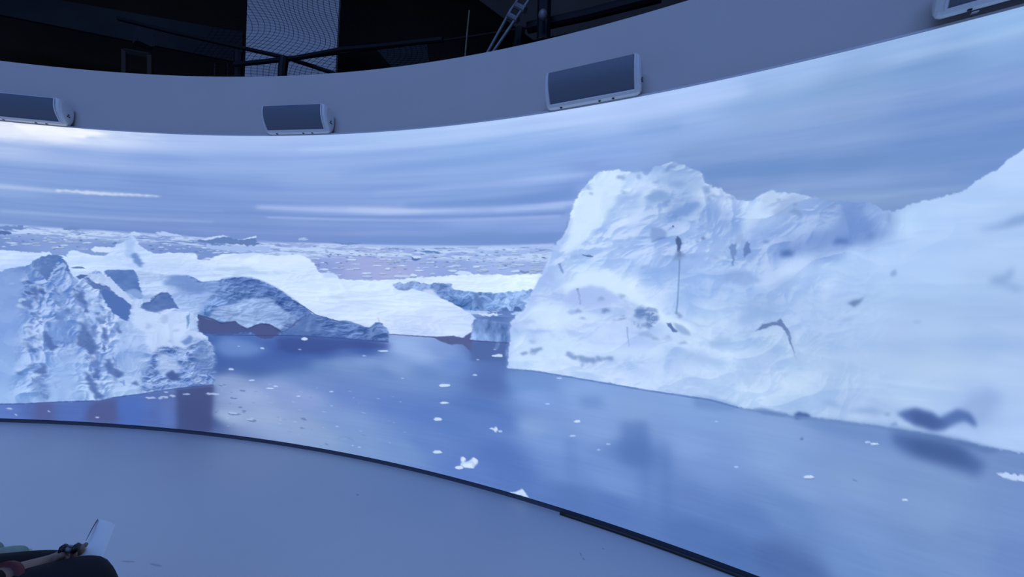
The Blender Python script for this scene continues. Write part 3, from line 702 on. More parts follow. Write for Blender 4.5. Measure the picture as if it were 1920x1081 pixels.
MBP = [(951, 690), (953, 668), (956, 640), (958, 604), (968, 590), (981, 582), (988, 568), (994, 552), (1003, 537), (1012, 522), (1018, 508), (1024, 494), (1031, 479), (1040, 463), (1046, 452), (1054, 446), (1057, 437), (1064, 424), (1067, 408), (1073, 396), (1075, 382), (1083, 368),
       (1092, 354), (1103, 343), (1113, 331), (1124, 321), (1140, 320), (1154, 318), (1160, 316), (1168, 321), (1180, 322), (1190, 324), (1202, 322), (1209, 328), (1215, 328), (1221, 320), (1228, 311), (1240, 311), (1248, 307), (1258, 303), (1267, 303), (1272, 308),
       (1283, 309), (1292, 315), (1305, 320), (1313, 321), (1317, 328), (1321, 341), (1330, 345), (1338, 351), (1350, 352), (1362, 362), (1375, 366), (1383, 375), (1400, 377), (1412, 375), (1424, 367), (1436, 360), (1450, 356), (1455, 361), (1470, 361),
       (1490, 361), (1510, 367), (1530, 370), (1545, 377), (1560, 379), (1580, 378), (1600, 380), (1622, 378), (1636, 381), (1648, 388), (1658, 395), (1675, 396), (1690, 392), (1710, 382), (1735, 376), (1765, 369), (1795, 361), (1811, 356), (1822, 346),
       (1835, 337), (1850, 328), (1862, 320), (1872, 317), (1882, 306), (1894, 295), (1908, 288), (1925, 274), (1980, 250), (2080, 235), (2180, 260), (2300, 300), (2300, 900), (2100, 885), (1995, 862), (1920, 850), (1870, 842), (1820, 831), (1750, 815), (1700, 806),
       (1640, 797), (1560, 787), (1520, 782), (1480, 778), (1430, 770), (1385, 763), (1330, 748), (1270, 740), (1210, 730), (1150, 719), (1100, 711), (1050, 703), (1000, 695), (970, 692)]
put(MBP, MB, fine=1.6)
# shaded left flank
put([(953, 690), (958, 604), (981, 582), (1003, 537), (1031, 479), (1054, 446), (1046, 470), (1030, 510), (1010, 545), (1000, 560), (1012, 570), (985, 590), (968, 600), (962, 640), (958, 690)], (164, 190, 244), soft=2, al=.55, rough=3)
put([(1048, 463), (1068, 440), (1076, 410), (1070, 408), (1060, 436)], (170, 195, 242), soft=1, al=.7)
stroke([(1068, 409), (1064, 420), (1058, 436)], [3, 4, 2], (118, 142, 185), al=.7, fine=1)
# lit planes
put([(1078, 385), (1104, 346), (1124, 323), (1158, 320), (1170, 338), (1160, 358), (1148, 380), (1138, 400), (1125, 420), (1105, 440), (1085, 465), (1060, 480), (1056, 470), (1066, 440), (1072, 405)], (206, 230, 255), soft=2, rough=5, al=.8)
put([(1165, 324), (1200, 323), (1215, 332), (1220, 345), (1214, 375), (1206, 400), (1196, 425), (1186, 445), (1178, 450), (1190, 410), (1195, 380), (1185, 355), (1170, 345)], (192, 216, 252), soft=3, rough=4, al=.6)
put([(1062, 540), (1080, 515), (1110, 507), (1142, 506), (1160, 520), (1180, 535), (1200, 548), (1222, 570), (1250, 590), (1290, 605), (1300, 622), (1270, 615), (1235, 600), (1200, 575), (1170, 552), (1130, 540), (1100, 535), (1075, 545), (1060, 560)], (208, 232, 255), soft=2, rough=4, al=.85)
put([(1000, 580), (1020, 565), (1060, 572), (1100, 580), (1130, 600), (1080, 606), (1040, 610), (1000, 618), (985, 610)], (204, 228, 255), soft=4, rough=6, al=.7)
put([(960, 660), (990, 640), (1060, 630), (1110, 650), (1180, 650), (1260, 655), (1240, 672), (1160, 668), (1080, 665), (1020, 668), (965, 685)], (200, 226, 254), soft=5, rough=6, al=.6)
# shadow planes
put([(1215, 372), (1222, 355), (1240, 356), (1262, 372), (1258, 380), (1240, 378), (1228, 382), (1214, 378)], (132, 164, 216), soft=2, rough=5, al=.85)
put([(1240, 378), (1256, 374), (1258, 380), (1245, 384)], (116, 148, 202), soft=1, al=.8, fine=2)
put([(1250, 395), (1268, 388), (1290, 382), (1310, 378), (1312, 386), (1298, 396), (1280, 402), (1262, 404)], (118, 152, 212), soft=2, rough=4, al=.85)
put([(1228, 330), (1250, 322), (1262, 308), (1270, 312), (1262, 322), (1300, 325), (1314, 335), (1320, 350), (1300, 362), (1268, 352), (1240, 348)], (152, 182, 228), soft=3, rough=6, al=.7)
put([(1246, 318), (1256, 308), (1268, 307), (1262, 314), (1250, 320)], (118, 148, 200), soft=1, al=.85, fine=3)
put([(1250, 342), (1275, 338), (1290, 346), (1268, 350)], (134, 164, 214), soft=2, al=.8, rough=3)
put([(1315, 350), (1328, 348), (1334, 358), (1326, 366), (1316, 360)], (130, 160, 210), soft=1, al=.8, fine=3)
for x, y, rx, ry in ((1340, 366, 8, 3), (1352, 366, 8, 2), (1368, 370, 9, 3), (1330, 372, 5, 5), (1107, 361, 3, 4), (1105, 352, 4, 3), (1165, 332, 8, 5), (1198, 332, 5, 5), (1230, 340, 5, 3), (1167, 360, 4, 3)):
    ell(x, y, rx, ry, (134, 162, 212), soft=1, al=.8, fine=3)
put([(1160, 372), (1190, 362), (1202, 358), (1200, 370), (1170, 380), (1152, 388)], (152, 180, 234), soft=2, rough=4, al=.7)
put([(1220, 425), (1240, 428), (1252, 436), (1250, 445), (1238, 448), (1224, 453), (1218, 440)], (128, 158, 212), soft=1, rough=3, al=.85)
stroke([(1222, 453), (1235, 448), (1250, 444)], [3, 4, 2], (92, 124, 186), soft=1, al=.8)
ell(1262, 424, 1.6, 2, (70, 92, 140))
ell(1318, 446, 4, 2.5, (92, 118, 172), soft=1); ell(1308, 453, 3, 1.6, (104, 130, 180), soft=1)
ell(1328, 424, 8, 8, (140, 170, 222), soft=2, al=.8, rough=3); ell(1360, 420, 12, 9, (138, 170, 224), soft=2, al=.8, rough=4); ell(1358, 402, 14, 9, (146, 176, 226), soft=3, al=.6)
put([(1382, 375), (1400, 380), (1425, 376), (1440, 385), (1425, 410), (1405, 430), (1395, 445), (1392, 420), (1396, 400)], (190, 216, 250), soft=3, rough=3, al=.7)
put([(1424, 368), (1450, 357), (1462, 366), (1455, 378), (1440, 390), (1425, 395), (1428, 380)], (176, 202, 238), soft=2, rough=3, al=.7)
put([(1445, 400), (1465, 378), (1490, 366), (1515, 372), (1500, 380), (1475, 395), (1455, 405)], (146, 174, 218), soft=2, rough=5, al=.7)
for x, y, rx, ry in ((1488, 382, 6, 2.5), (1490, 396, 9, 4), (1495, 402, 8, 3), (1462, 374, 7, 3)):
    ell(x, y, rx, ry, (122, 150, 200), soft=1, al=.8, fine=3)
# dark vertical cracks with drips
put([(1268, 443), (1276, 446), (1278, 456), (1275, 468), (1276, 480), (1272, 482), (1271, 466), (1267, 455)], (74, 96, 144), fine=1.5, al=.95)
stroke([(1274, 470), (1274, 500), (1272, 540), (1270, 570), (1268, 588)], [4, 2.5, 2, 2.4, 2.6], (112, 142, 190), soft=0, al=.9)
put([(1266, 474), (1272, 470), (1284, 474), (1284, 484), (1276, 486), (1262, 486)], (110, 138, 186), soft=1, al=.7, fine=3)
stroke([(1262, 485), (1300, 482), (1330, 478), (1355, 490)], [2, 3, 3, 3], (142, 172, 218), soft=1, al=.7, fine=2)
put([(1264, 583), (1272, 586), (1280, 594), (1272, 596)], (120, 148, 192), soft=1, al=.8, fine=2)
put([(1366, 465), (1373, 456), (1380, 456), (1382, 468), (1378, 480), (1376, 498), (1373, 500), (1372, 480)], (112, 142, 196), fine=2, al=.95)
put([(1396, 458), (1402, 451), (1406, 458), (1404, 468), (1408, 474), (1398, 480), (1393, 484), (1393, 472)], (98, 128, 186), fine=2, al=.95, soft=0)
put([(1380, 440), (1392, 438), (1394, 452), (1402, 450), (1398, 456), (1388, 460), (1376, 454)], (146, 174, 222), soft=1, al=.8, rough=2)
ell(1436, 453, 6, 2.5, (120, 148, 200), soft=1)
stroke([(1083, 540), (1085, 548), (1087, 562), (1088, 570)], [4, 4.5, 2.5, 1.5], (62, 84, 136), fine=1)
put([(1046, 494), (1051, 492), (1054, 503), (1057, 514), (1051, 508)], (124, 150, 204), fine=1, al=.9)
stroke([(1092, 478), (1100, 478), (1111, 480)], [2, 3, 1.5], (84, 110, 162), fine=2)
for x, y, rx, ry in ((1060, 484, 6, 2.5), (1078, 482, 8, 2.5), (1100, 455, 7, 2.5), (1196, 464, 14, 2), (1162, 464, 10, 2), (1180, 447, 4, 3), (1210, 500, 10, 4)):
    ell(x, y, rx, ry, (148, 174, 228), soft=1, al=.7, fine=3)
# hollow below the bright ridge
put([(1058, 558), (1066, 548), (1085, 540), (1112, 533), (1135, 542), (1160, 556), (1165, 566), (1140, 570), (1110, 572), (1080, 568), (1065, 566)], (168, 192, 244), soft=2, rough=4, al=.8)
for x, y, rx, ry, c in ((1126, 560, 6, 4, (138, 165, 210)), (1168, 556, 7, 4, (150, 178, 220)), (1134, 581, 8, 4, (112, 140, 190)), (1082, 583, 8, 4, (132, 160, 212)), (1092, 597, 6, 3, (138, 165, 214)), (1070, 584, 8, 5, (160, 186, 240)),
                        (990, 603, 12, 3, (172, 198, 240)), (968, 620, 4, 4, (160, 186, 236)), (1010, 620, 24, 3, (166, 190, 244)), (998, 640, 5, 3, (160, 186, 230)), (1228, 633, 8, 3, (142, 170, 212)), (1250, 634, 9, 4, (158, 184, 228)), (1280, 643, 9, 3, (140, 168, 210)), (1222, 628, 1.6, 1.6, (60, 80, 130))):
    ell(x, y, rx, ry, c, soft=1, al=.85, fine=3)
put([(1140, 605), (1155, 600), (1163, 590), (1172, 594), (1178, 602), (1200, 612), (1222, 612), (1236, 604), (1238, 594), (1228, 582), (1212, 574), (1196, 572), (1186, 582), (1188, 592), (1178, 600)], (140, 168, 216), soft=1, rough=7, fine=3, al=.85, tex=.35 + .8 * ss(relief(22, 14, 1211, 4), -.5, .5))
put([(1188, 590), (1200, 576), (1218, 580), (1234, 592), (1236, 604), (1222, 612), (1205, 606), (1196, 600)], (112, 142, 196), soft=1, rough=5, fine=3, al=.85, tex=.25 + .9 * ss(relief(16, 14, 1201, 4), -.4, .5))
put([(1180, 598), (1192, 588), (1206, 594), (1214, 604), (1200, 606)], (178, 204, 244), soft=1, rough=5, fine=3, al=.7)
put([(1192, 582), (1206, 578), (1214, 590), (1200, 596), (1188, 592)], (98, 128, 184), soft=1, fine=3, al=.7)
stroke([(1176, 612), (1177, 630), (1180, 650)], [3, 2, 1], (138, 166, 208), al=.8)
put([(1248, 605), (1258, 604), (1264, 614), (1271, 620), (1264, 624), (1254, 614)], (92, 120, 176), fine=2)
put([(1262, 604), (1280, 610), (1292, 620), (1296, 629), (1280, 626), (1268, 618)], (142, 170, 216), soft=1, al=.85)
put([(1195, 624), (1215, 620), (1222, 632), (1200, 630)], (148, 176, 220), soft=1, al=.8, fine=2)
# debris line near the foot
for x, y, rx, ry in ((982, 661, 8, 3), (1003, 657, 7, 4), (1012, 655, 6, 3), (1068, 664, 5, 4), (1078, 668, 7, 4), (1092, 672, 10, 5), (1108, 676, 12, 6), (1126, 672, 8, 5), (1142, 672, 8, 4), (1000, 662, 3, 3), (1094, 684, 3, 5)):
    ell(x, y, rx, ry, (118, 146, 198), soft=1, al=.8, fine=4)
put([(1062, 658), (1070, 664), (1080, 672), (1066, 668)], (130, 158, 216), al=.8, soft=1)
put([(1270, 658), (1290, 656), (1330, 668), (1370, 680), (1350, 688), (1310, 678), (1270, 668)], (158, 188, 232), soft=4, al=.8)
stroke([(1302, 604), (1310, 610), (1330, 612), (1340, 602)], 2.5, (160, 188, 226), soft=1, al=.8)
stroke([(1345, 605), (1340, 590), (1350, 560), (1352, 540)], [2, 2, 3, 3], (168, 196, 236), soft=1, al=.6)
put([(1380, 606), (1395, 588), (1420, 576), (1470, 573), (1500, 570), (1470, 582), (1440, 590), (1410, 600)], (146, 178, 226), soft=3, al=.75, rough=3)
put([(1350, 528), (1362, 512), (1382, 505), (1400, 508), (1420, 522), (1428, 530), (1400, 534), (1370, 532)], (138, 168, 220), soft=2, al=.7, rough=4)
put([(1440, 545), (1470, 520), (1510, 508), (1500, 520), (1470, 538)], (150, 180, 224), soft=3, al=.6, rough=3)
# the gable-shaped dark crack
put([(1416, 621), (1430, 608), (1446, 604), (1458, 602), (1463, 597), (1468, 603), (1476, 612), (1482, 624), (1484, 640), (1490, 660), (1494, 676), (1488, 660), (1480, 640), (1476, 628), (1466, 612), (1458, 609), (1440, 612), (1428, 618)], (96, 122, 172), fine=1.5, al=.9)
put([(1478, 622), (1483, 640), (1492, 676), (1500, 690), (1495, 650), (1486, 622)], (150, 178, 222), soft=2, al=.5)
stroke([(1385, 625), (1405, 621), (1416, 619)], 2, (150, 176, 218), soft=1, al=.7)
put([(1330, 640), (1350, 634), (1372, 634), (1375, 642), (1350, 652), (1330, 650)], (154, 184, 228), soft=2, rough=4, al=.7)
put([(1588, 568), (1600, 562), (1612, 560), (1622, 556), (1612, 567), (1603, 575), (1596, 572)], (88, 116, 160), soft=1, fine=1.5, al=.9)
put([(1576, 596), (1600, 594), (1596, 603), (1576, 603)], (150, 178, 224), soft=2, al=.6)
put([(1668, 515), (1672, 508), (1680, 504), (1682, 514), (1674, 518)], (128, 156, 206), soft=1, al=.85)
put([(1830, 430), (1855, 425), (1880, 418), (1900, 406), (1925, 400), (1960, 402), (1925, 418), (1890, 426), (1850, 432)], (128, 160, 212), soft=3, al=.85)
put([(1860, 522), (1880, 514), (1895, 502), (1904, 506), (1902, 518), (1880, 526), (1930, 540), (1900, 545), (1850, 532)], (132, 162, 210), soft=3, al=.75, rough=3)
ell(1720, 603, 8, 3, (148, 176, 214), soft=1, al=.7); ell(1664, 776, 6, 3, (140, 168, 214), soft=1)
# blue shade on the shoulder
put([(1462, 478), (1470, 465), (1490, 455), (1530, 440), (1555, 430), (1572, 410), (1582, 384), (1596, 380), (1612, 388), (1625, 405), (1645, 420), (1662, 425), (1655, 440), (1630, 455), (1600, 458), (1570, 455), (1550, 468), (1500, 476)], (114, 146, 208), soft=4, rough=5, al=.55)
put([(1562, 452), (1572, 446), (1590, 448), (1594, 455), (1575, 456), (1562, 457)], (84, 116, 182), soft=2, al=.85)
put([(1462, 478), (1466, 470), (1480, 467), (1488, 474), (1485, 480), (1466, 481)], (80, 116, 178), soft=2, al=.95)
ell(1632, 441, 8, 3, (96, 126, 188), soft=2, al=.7)
put([(1550, 390), (1556, 388), (1566, 382), (1566, 386), (1556, 391)], (120, 146, 196), soft=1)
put([(1660, 412), (1665, 398), (1672, 400), (1668, 420)], (134, 162, 212), soft=1, al=.8)
stroke([(1524, 496), (1532, 484), (1538, 480)], 3, (148, 176, 220), soft=1, al=.8)
# soft drapes of the right-hand snow
for pts, wd, c, al in (([(1560, 560), (1700, 575), (1930, 590)], [10, 22, 26], (150, 180, 226), .6), ([(1500, 640), (1700, 650), (1930, 640)], [16, 22, 28], (148, 178, 226), .5), ([(1480, 615), (1700, 618), (1930, 612)], [10, 14, 14], (182, 208, 246), .5),
                       ([(1480, 670), (1700, 680), (1930, 690)], [20, 22, 22], (182, 206, 240), .5), ([(1520, 690), (1640, 678), (1800, 672)], [10, 14, 12], (158, 186, 228), .5), ([(1700, 545), (1930, 548)], [10, 14], (176, 206, 242), .5),
                       ([(1480, 500), (1700, 500), (1930, 480)], [14, 20, 24], (178, 208, 248), .5)):
    stroke(pts, wd, c, soft=7, al=al)
# dark pockets at the foot of the snow and their reflections
put([(1790, 800), (1800, 762), (1825, 735), (1850, 728), (1880, 740), (1870, 765), (1850, 790), (1900, 800), (1905, 805), (1870, 800), (1830, 795)], (142, 170, 220), soft=5, al=.7, rough=3)
put([(1680, 775), (1695, 768), (1720, 767), (1745, 770), (1765, 782), (1780, 772), (1795, 766), (1815, 772), (1830, 790), (1832, 797), (1810, 792), (1790, 795), (1770, 808), (1750, 809), (1725, 800), (1700, 790)], (80, 108, 172), soft=2, rough=3, al=.92)
put([(1700, 772), (1730, 769), (1760, 784), (1775, 792), (1752, 805), (1720, 797)], (66, 92, 150), soft=3, al=.8)
put([(1668, 795), (1680, 790), (1684, 797), (1672, 798)], (120, 148, 200), soft=1, al=.8)
put([(1580, 776), (1610, 764), (1640, 764), (1665, 775), (1640, 776), (1610, 772)], (136, 166, 214), soft=2, al=.7, rough=2)
put([(1540, 752), (1560, 752), (1590, 768), (1560, 762)], (140, 170, 214), soft=2, al=.7)
put([(1490, 775), (1498, 771), (1518, 776), (1519, 783), (1490, 785)], (72, 98, 160), soft=1, fine=1)
put([(1410, 765), (1430, 764), (1480, 776), (1470, 781), (1430, 776)], (100, 132, 190), soft=1, al=.8)
put([(1300, 742), (1340, 748), (1380, 760), (1385, 768), (1340, 768), (1300, 762)], (104, 138, 196), soft=3, al=.7)
stroke([(952, 691), (1000, 695), (1100, 712), (1210, 731), (1330, 749), (1385, 764)], [2, 3, 3, 3, 4, 3], (88, 120, 184), soft=0, al=.75)
stroke([(1385, 765), (1480, 780), (1560, 789), (1640, 799), (1750, 817), (1860, 842), (1930, 852), (2100, 888)], [3, 5, 7, 6, 8, 6, 4, 4], (102, 134, 186), soft=1, al=.75)
put([(1480, 780), (1640, 799), (1750, 818), (1745, 850), (1690, 845), (1620, 830), (1540, 808)], (104, 138, 194), soft=4, al=.7)
put([(1672, 808), (1760, 822), (1800, 830), (1830, 855), (1850, 870), (1832, 892), (1790, 878), (1740, 862), (1700, 850), (1675, 830)], (70, 98, 158), soft=5, al=.85)
put([(1700, 822), (1770, 830), (1810, 850), (1820, 872), (1780, 868), (1720, 852)], (66, 92, 146), soft=5, al=.7)
put([(1785, 824), (1810, 826), (1850, 838), (1880, 845), (1850, 850), (1810, 838)], (88, 116, 172), soft=2, al=.75)
# reflections of the cracks, long and soft
for x0, y0, x1, y1, wd, al in ((1165, 790, 1212, 870, 0, .55), (1200, 790, 1215, 980, 0, .35), (1240, 830, 1256, 1015, 0, .4), (1060, 820, 1078, 900, 0, .3), (1085, 740, 1130, 765, 0, .35)):
    put([(x0, y0), (x1, y0), (x1 + 2, y1), (x0 + 4, y1)], (84, 116, 180), soft=5, al=al)
put([(951, 694), (1040, 706), (1045, 735), (955, 720)], (110, 146, 206), soft=4, al=.6)

# ---- loose ice in the foreground water
rng = random.Random(9)
for x, y, rx, ry, dk in ((833, 723, 12, 4.5, 1), (834, 755, 9, 3.5, 1), (822, 786, 10, 4.5, 1), (820, 848, 9, 4.5, 1), (621, 734, 5, 2, 0), (560, 743, 5, 2.5, 1), (571, 636, 9, 4, 0), (562, 655, 3, 2, 0), (718, 658, 11, 2, 1),
                         (683, 667, 4, 2, 0), (492, 653, 5, 2.5, 0), (448, 649, 3, 1.5, 0), (434, 692, 7, 3, 1), (472, 713, 7, 2.5, 1), (517, 724, 6, 2, 0), (505, 728, 9, 2, 1), (755, 709, 3, 1.8, 0), (890, 703, 5, 2.5, 0),
                         (933, 667, 11, 4, 0), (1082, 790, 8, 3.5, 0), (1074, 817, 6, 2.5, 0), (1140, 832, 5, 2, 0), (1122, 843, 4, 2.5, 0), (1027, 757, 5, 2, 0), (1515, 894, 13, 4.5, 1), (1641, 832, 11, 3, 1), (1627, 829, 6, 2.5, 0),
                         (674, 838, 4, 2, 0), (661, 835, 3, 2, 0), (632, 799, 4, 1.6, 0), (896, 674, 3, 2, 0), (927, 655, 3, 1.5, 0), (1380, 875, 5, 2, 0), (1343, 790, 4, 1.6, 0), (1697, 937, 8, 2.5, 0), (1049, 709, 6, 2, 0), (550, 753, 3, 1, 0)):
    b = 1.0 if rx > 7 else .9
    floe(x, y, rx, ry, (200 * b, 222 * b, 250), dark=(92, 118, 170) if dk else None, al=.95 if rx > 4 else .75)
for x, y, rx in ((438, 746, 6), (440, 776, 12), (472, 788, 9), (570, 785, 5), (567, 802, 4), (455, 732, 5), (612, 832, 3), (1603, 899, 6), (1504, 822, 4), (1505, 823, 4), (415, 721, 7), (452, 763, 4), (458, 770, 4), (405, 772, 3)):
    ell(x, y, rx, 1.8, (98, 122, 172), al=.8, ang=6, fine=2)
    if rx > 7: ell(x - 3, y - 2, rx * .7, 1.4, (180, 200, 232), al=.8, ang=6)
put([(862, 857), (868, 855), (874, 860), (872, 866), (882, 860), (886, 857), (894, 862), (896, 870), (890, 872), (886, 877), (872, 875), (862, 873), (866, 864)], (186, 210, 248), fine=1.5)
put([(884, 858), (890, 857), (895, 864), (890, 870)], (208, 226, 254), fine=1); put([(864, 858), (870, 856), (873, 862), (868, 866)], (206, 226, 254), fine=1)
put([(868, 870), (884, 867), (886, 877), (870, 876)], (210, 230, 255), fine=1)
ell(861, 876, 8, 3.2, (204, 224, 252))
put([(917, 803), (922, 801), (927, 803), (932, 799), (933, 806), (930, 811), (926, 806)], (198, 220, 252), fine=1); ell(938, 808, 4, 2, (170, 196, 240))
put([(956, 922), (966, 922), (978, 917), (981, 917), (986, 924), (990, 932), (975, 927), (958, 924)], (196, 218, 250), fine=1)
put([(1868, 888), (1880, 884), (1895, 887), (1930, 893), (1960, 900), (1930, 905), (1890, 897)], (186, 208, 246), fine=2)
for i in range(70):
    x = rng.uniform(405, 760); y = rng.uniform(700, 800) + (x - 400) * .1
    ell(x, y, rng.uniform(1.5, 5), rng.uniform(.5, 1.0), rng.choice(((184, 204, 238), (110, 136, 186))), al=rng.uniform(.25, .6), ang=5)
stroke([(630, 824), (645, 818), (665, 826)], 1.6, (104, 138, 190), al=.5, fine=2)

# ---- the rest of the ring, out of the photograph's sight: the same sky, sea and ice carried on
hv = P2(960, 461)[1]
ring = (UU >= NV - 30)
wr = ss(UU, NV - 30, NV + 25)
wr2 = 1 - ss(UU, NC - 3, NC - 1)
m = (wr * wr2)[..., None]
sky2 = np.stack([.60 - .14 * VV / hv, .72 - .14 * VV / hv, .92 - .10 * VV / hv], -1) + ((st1 - .5) * .12)[..., None]
sea2 = np.stack([.40 + 0 * VV, .53 + 0 * VV, .76 + 0 * VV], -1) + ((rip2 - .5) * .08)[..., None]
top = hv - 60 + 90 * (noise(30, 9999, 301, 4)[5] - .35)[None, :]
bot = hv + 120 + 60 * (noise(26, 9999, 302, 3)[9] - .5)[None, :]
ice2 = np.stack([.68 + 0 * VV, .79 + 0 * VV, .95 + 0 * VV], -1) + (crag * .25)[..., None]
tl = ss(UU, NC - 45, NC - 1)
tr = 1 - ss(UU, NV, NV + 40); top = top * (1 - tr) + P2(2290, 300)[1] * tr; bot = bot * (1 - tr) + P2(2290, 898)[1] * tr
top = top * (1 - tl) + (P2(-235, 503)[1] + 0 * top) * tl; bot = bot * (1 - tl) + P2(-235, 762)[1] * tl
o2 = np.where((VV < hv)[..., None], sky2, sea2)
o2 = np.where(((VV > top) & (VV < bot))[..., None], ice2, o2)
IMG[:] = IMG * (1 - m) + o2 * m
IMG[:, -1] = IMG[:, 0]
np.clip(IMG, 0, 1, out=IMG)
lin = np.where(IMG <= .04045, IMG / 12.92, ((IMG + .055) / 1.055) ** 2.4).astype(np.float32)

me = bpy.data.meshes.new('projection_screen')
ct, st_ = np.cos(TH), np.sin(TH)
co = np.empty((NR, NC, 3), np.float32)
co[..., 0] = R * ct[None, :]; co[..., 1] = R * st_[None, :]; co[..., 2] = ZS[:, None]
idx = np.arange(NR * NC).reshape(NR, NC)
nxt = np.roll(idx, -1, 1)
q = np.stack([idx[:-1], nxt[:-1], nxt[1:], idx[1:]], -1).reshape(-1, 4)
me.vertices.add(NR * NC); me.vertices.foreach_set('co', co.ravel())
me.loops.add(q.size); me.loops.foreach_set('vertex_index', q.ravel().astype(np.int32))
me.polygons.add(len(q)); me.polygons.foreach_set('loop_start', np.arange(0, q.size, 4, dtype=np.int32))
me.update(calc_edges=True)
at = me.color_attributes.new('picture', 'FLOAT_COLOR', 'POINT')
buf = np.ones((NR * NC, 4), np.float32); buf[:, :3] = lin.reshape(-1, 3)
at.data.foreach_set('color', buf.ravel())
ms = bpy.data.materials.new('lit_screen_picture'); ms.use_nodes = True
nt = ms.node_tree; b = nt.nodes['Principled BSDF']
b.inputs['Base Color'].default_value = (0.02, 0.02, 0.02, 1); b.inputs['Roughness'].default_value = .8
b.inputs['Specular IOR Level'].default_value = 0.0
a_ = nt.nodes.new('ShaderNodeAttribute'); a_.attribute_name = 'picture'
nt.links.new(a_.outputs['Color'], b.inputs['Emission Color'])
b.inputs['Emission Strength'].default_value = 1.0
me.materials.append(ms)
screen = bpy.data.objects.new('projection_screen', me); COL.objects.link(screen)
tag(screen, 'tall curved screen round the room showing white and blue icebergs on calm water', 'screen')
# ------------------------------------------------------------------ setting
M_floor = material('grey_painted_floor', (.46, .48, .50), rough=.42, spec=.45, noise=(.44, .46, .48), nscale=1.6)
nt = M_floor.node_tree
bs = nt.nodes['Principled BSDF']


def scuff_mask(p0, p1, width):
    """a thin dark scratch on the floor between two points (object coordinates)"""
    tc = nt.nodes.new('ShaderNodeTexCoord'); mp = nt.nodes.new('ShaderNodeMapping'); mp.vector_type = 'TEXTURE'
    c = (Vector(p0) + Vector(p1)) / 2; d = Vector(p1) - Vector(p0)
    mp.inputs['Location'].default_value = (c.x, c.y, 0)
    mp.inputs['Rotation'].default_value = (0, 0, math.atan2(d.y, d.x))
    mp.inputs['Scale'].default_value = (d.length / 2, width, 1)
    g = nt.nodes.new('ShaderNodeTexGradient'); g.gradient_type = 'SPHERICAL'
    nt.links.new(tc.outputs['Object'], mp.inputs['Vector']); nt.links.new(mp.outputs['Vector'], g.inputs['Vector'])
    r = nt.nodes.new('ShaderNodeMapRange'); r.inputs[1].default_value = 0; r.inputs[2].default_value = .35
    nt.links.new(g.outputs['Fac'], r.inputs[0])
    return r.outputs[0]


src = bs.inputs['Base Color'].links[0].from_socket
for (a, b_, wd) in (((225, 1051), (256, 1053), .006), ((278, 1055), (306, 1062), .006), ((669, 925), (672, 929), .008), ((1087, 1035), (1091, 1042), .006), ((1092, 1044), (1096, 1050), .006), ((1129, 1027), (1132, 1029), .008)):
    p0 = on_z(*a, 0); p1 = on_z(*b_, 0)
    mk = scuff_mask((p0[0], p0[1], 0), (p1[0], p1[1], 0), wd)
    mx = nt.nodes.new('ShaderNodeMix'); mx.data_type = 'RGBA'
    mth = nt.nodes.new('ShaderNodeMath'); mth.operation = 'MULTIPLY'; mth.inputs[1].default_value = .45
    nt.links.new(mk, mth.inputs[0]); nt.links.new(mth.outputs[0], mx.inputs[0])
    nt.links.new(src, mx.inputs[6]); mx.inputs[7].default_value = (.12, .12, .14, 1)
    src = mx.outputs[2]
nt.links.new(src, bs.inputs['Base Color'])

bm = bmesh.new()
bmesh.ops.create_circle(bm, cap_ends=True, radius=14.0, segments=128)
g = bmesh.ops.extrude_face_region(bm, geom=bm.faces[:])
for v in [v for v in g['geom'] if isinstance(v, bmesh.types.BMVert)]: v.co.z -= .15
tag(link_bm('floor', bm, M_floor), kind='structure')

M_wall = material('grey_painted_upper_wall', (.47, .42, .395), rough=.75, spec=.25, noise=(.45, .405, .38), nscale=3.0)
M_ledge = material('pale_ledge_paint', (.50, .49, .50), rough=.6)
M_gap = material('dark_shadow_gap', (.05, .06, .09), rough=.7)
tag(link_bm('wall_upper', ring_bm([(RB, ZT - .05), (RB, ZW), (RB + .16, ZW), (RB + .16, ZT - .05)]), M_wall, smooth=False), kind='structure')
tag(link_bm('trim_1', ring_bm([(R - .002, ZT + .001), (R - .002, ZT + .010), (RB - .001, ZT + .010), (RB - .001, ZT + .001)]), M_ledge), kind='structure')
tag(link_bm('trim_2', ring_bm([(R + .012, 0.0), (R + .012, ZB + .01), (R + .06, ZB + .01), (R + .06, 0.0)]), M_gap), kind='structure')
tag(link_bm('wall_backing', ring_bm([(R + .07, 0.0), (R + .07, ZT - .06), (R + .16, ZT - .06), (R + .16, 0.0)]), M_wall), kind='structure')

# the dark hall around and above the round room
M_hall = material('black_hall_paint', (.055, .042, .032), rough=.9, spec=.1, noise=(.032, .026, .02), nscale=.7)
M_hall2 = material('dark_blue_hall_cloth', (.045, .05, .055), rough=.9, spec=.1, noise=(.03, .033, .037), nscale=1.2)
tag(link_bm('wall_outer', ring_bm([(13.2, 0), (13.2, 8.0), (13.4, 8.0), (13.4, 0)], 96), M_hall), kind='structure')
bm = bmesh.new(); bmesh.ops.create_circle(bm, cap_ends=True, radius=13.4, segments=96)
g = bmesh.ops.extrude_face_region(bm, geom=bm.faces[:])
for v in [v for v in g['geom'] if isinstance(v, bmesh.types.BMVert)]: v.co.z += .2
bmesh.ops.translate(bm, vec=(0, 0, 8.0), verts=bm.verts)
tag(link_bm('ceiling', bm, M_hall), kind='structure')


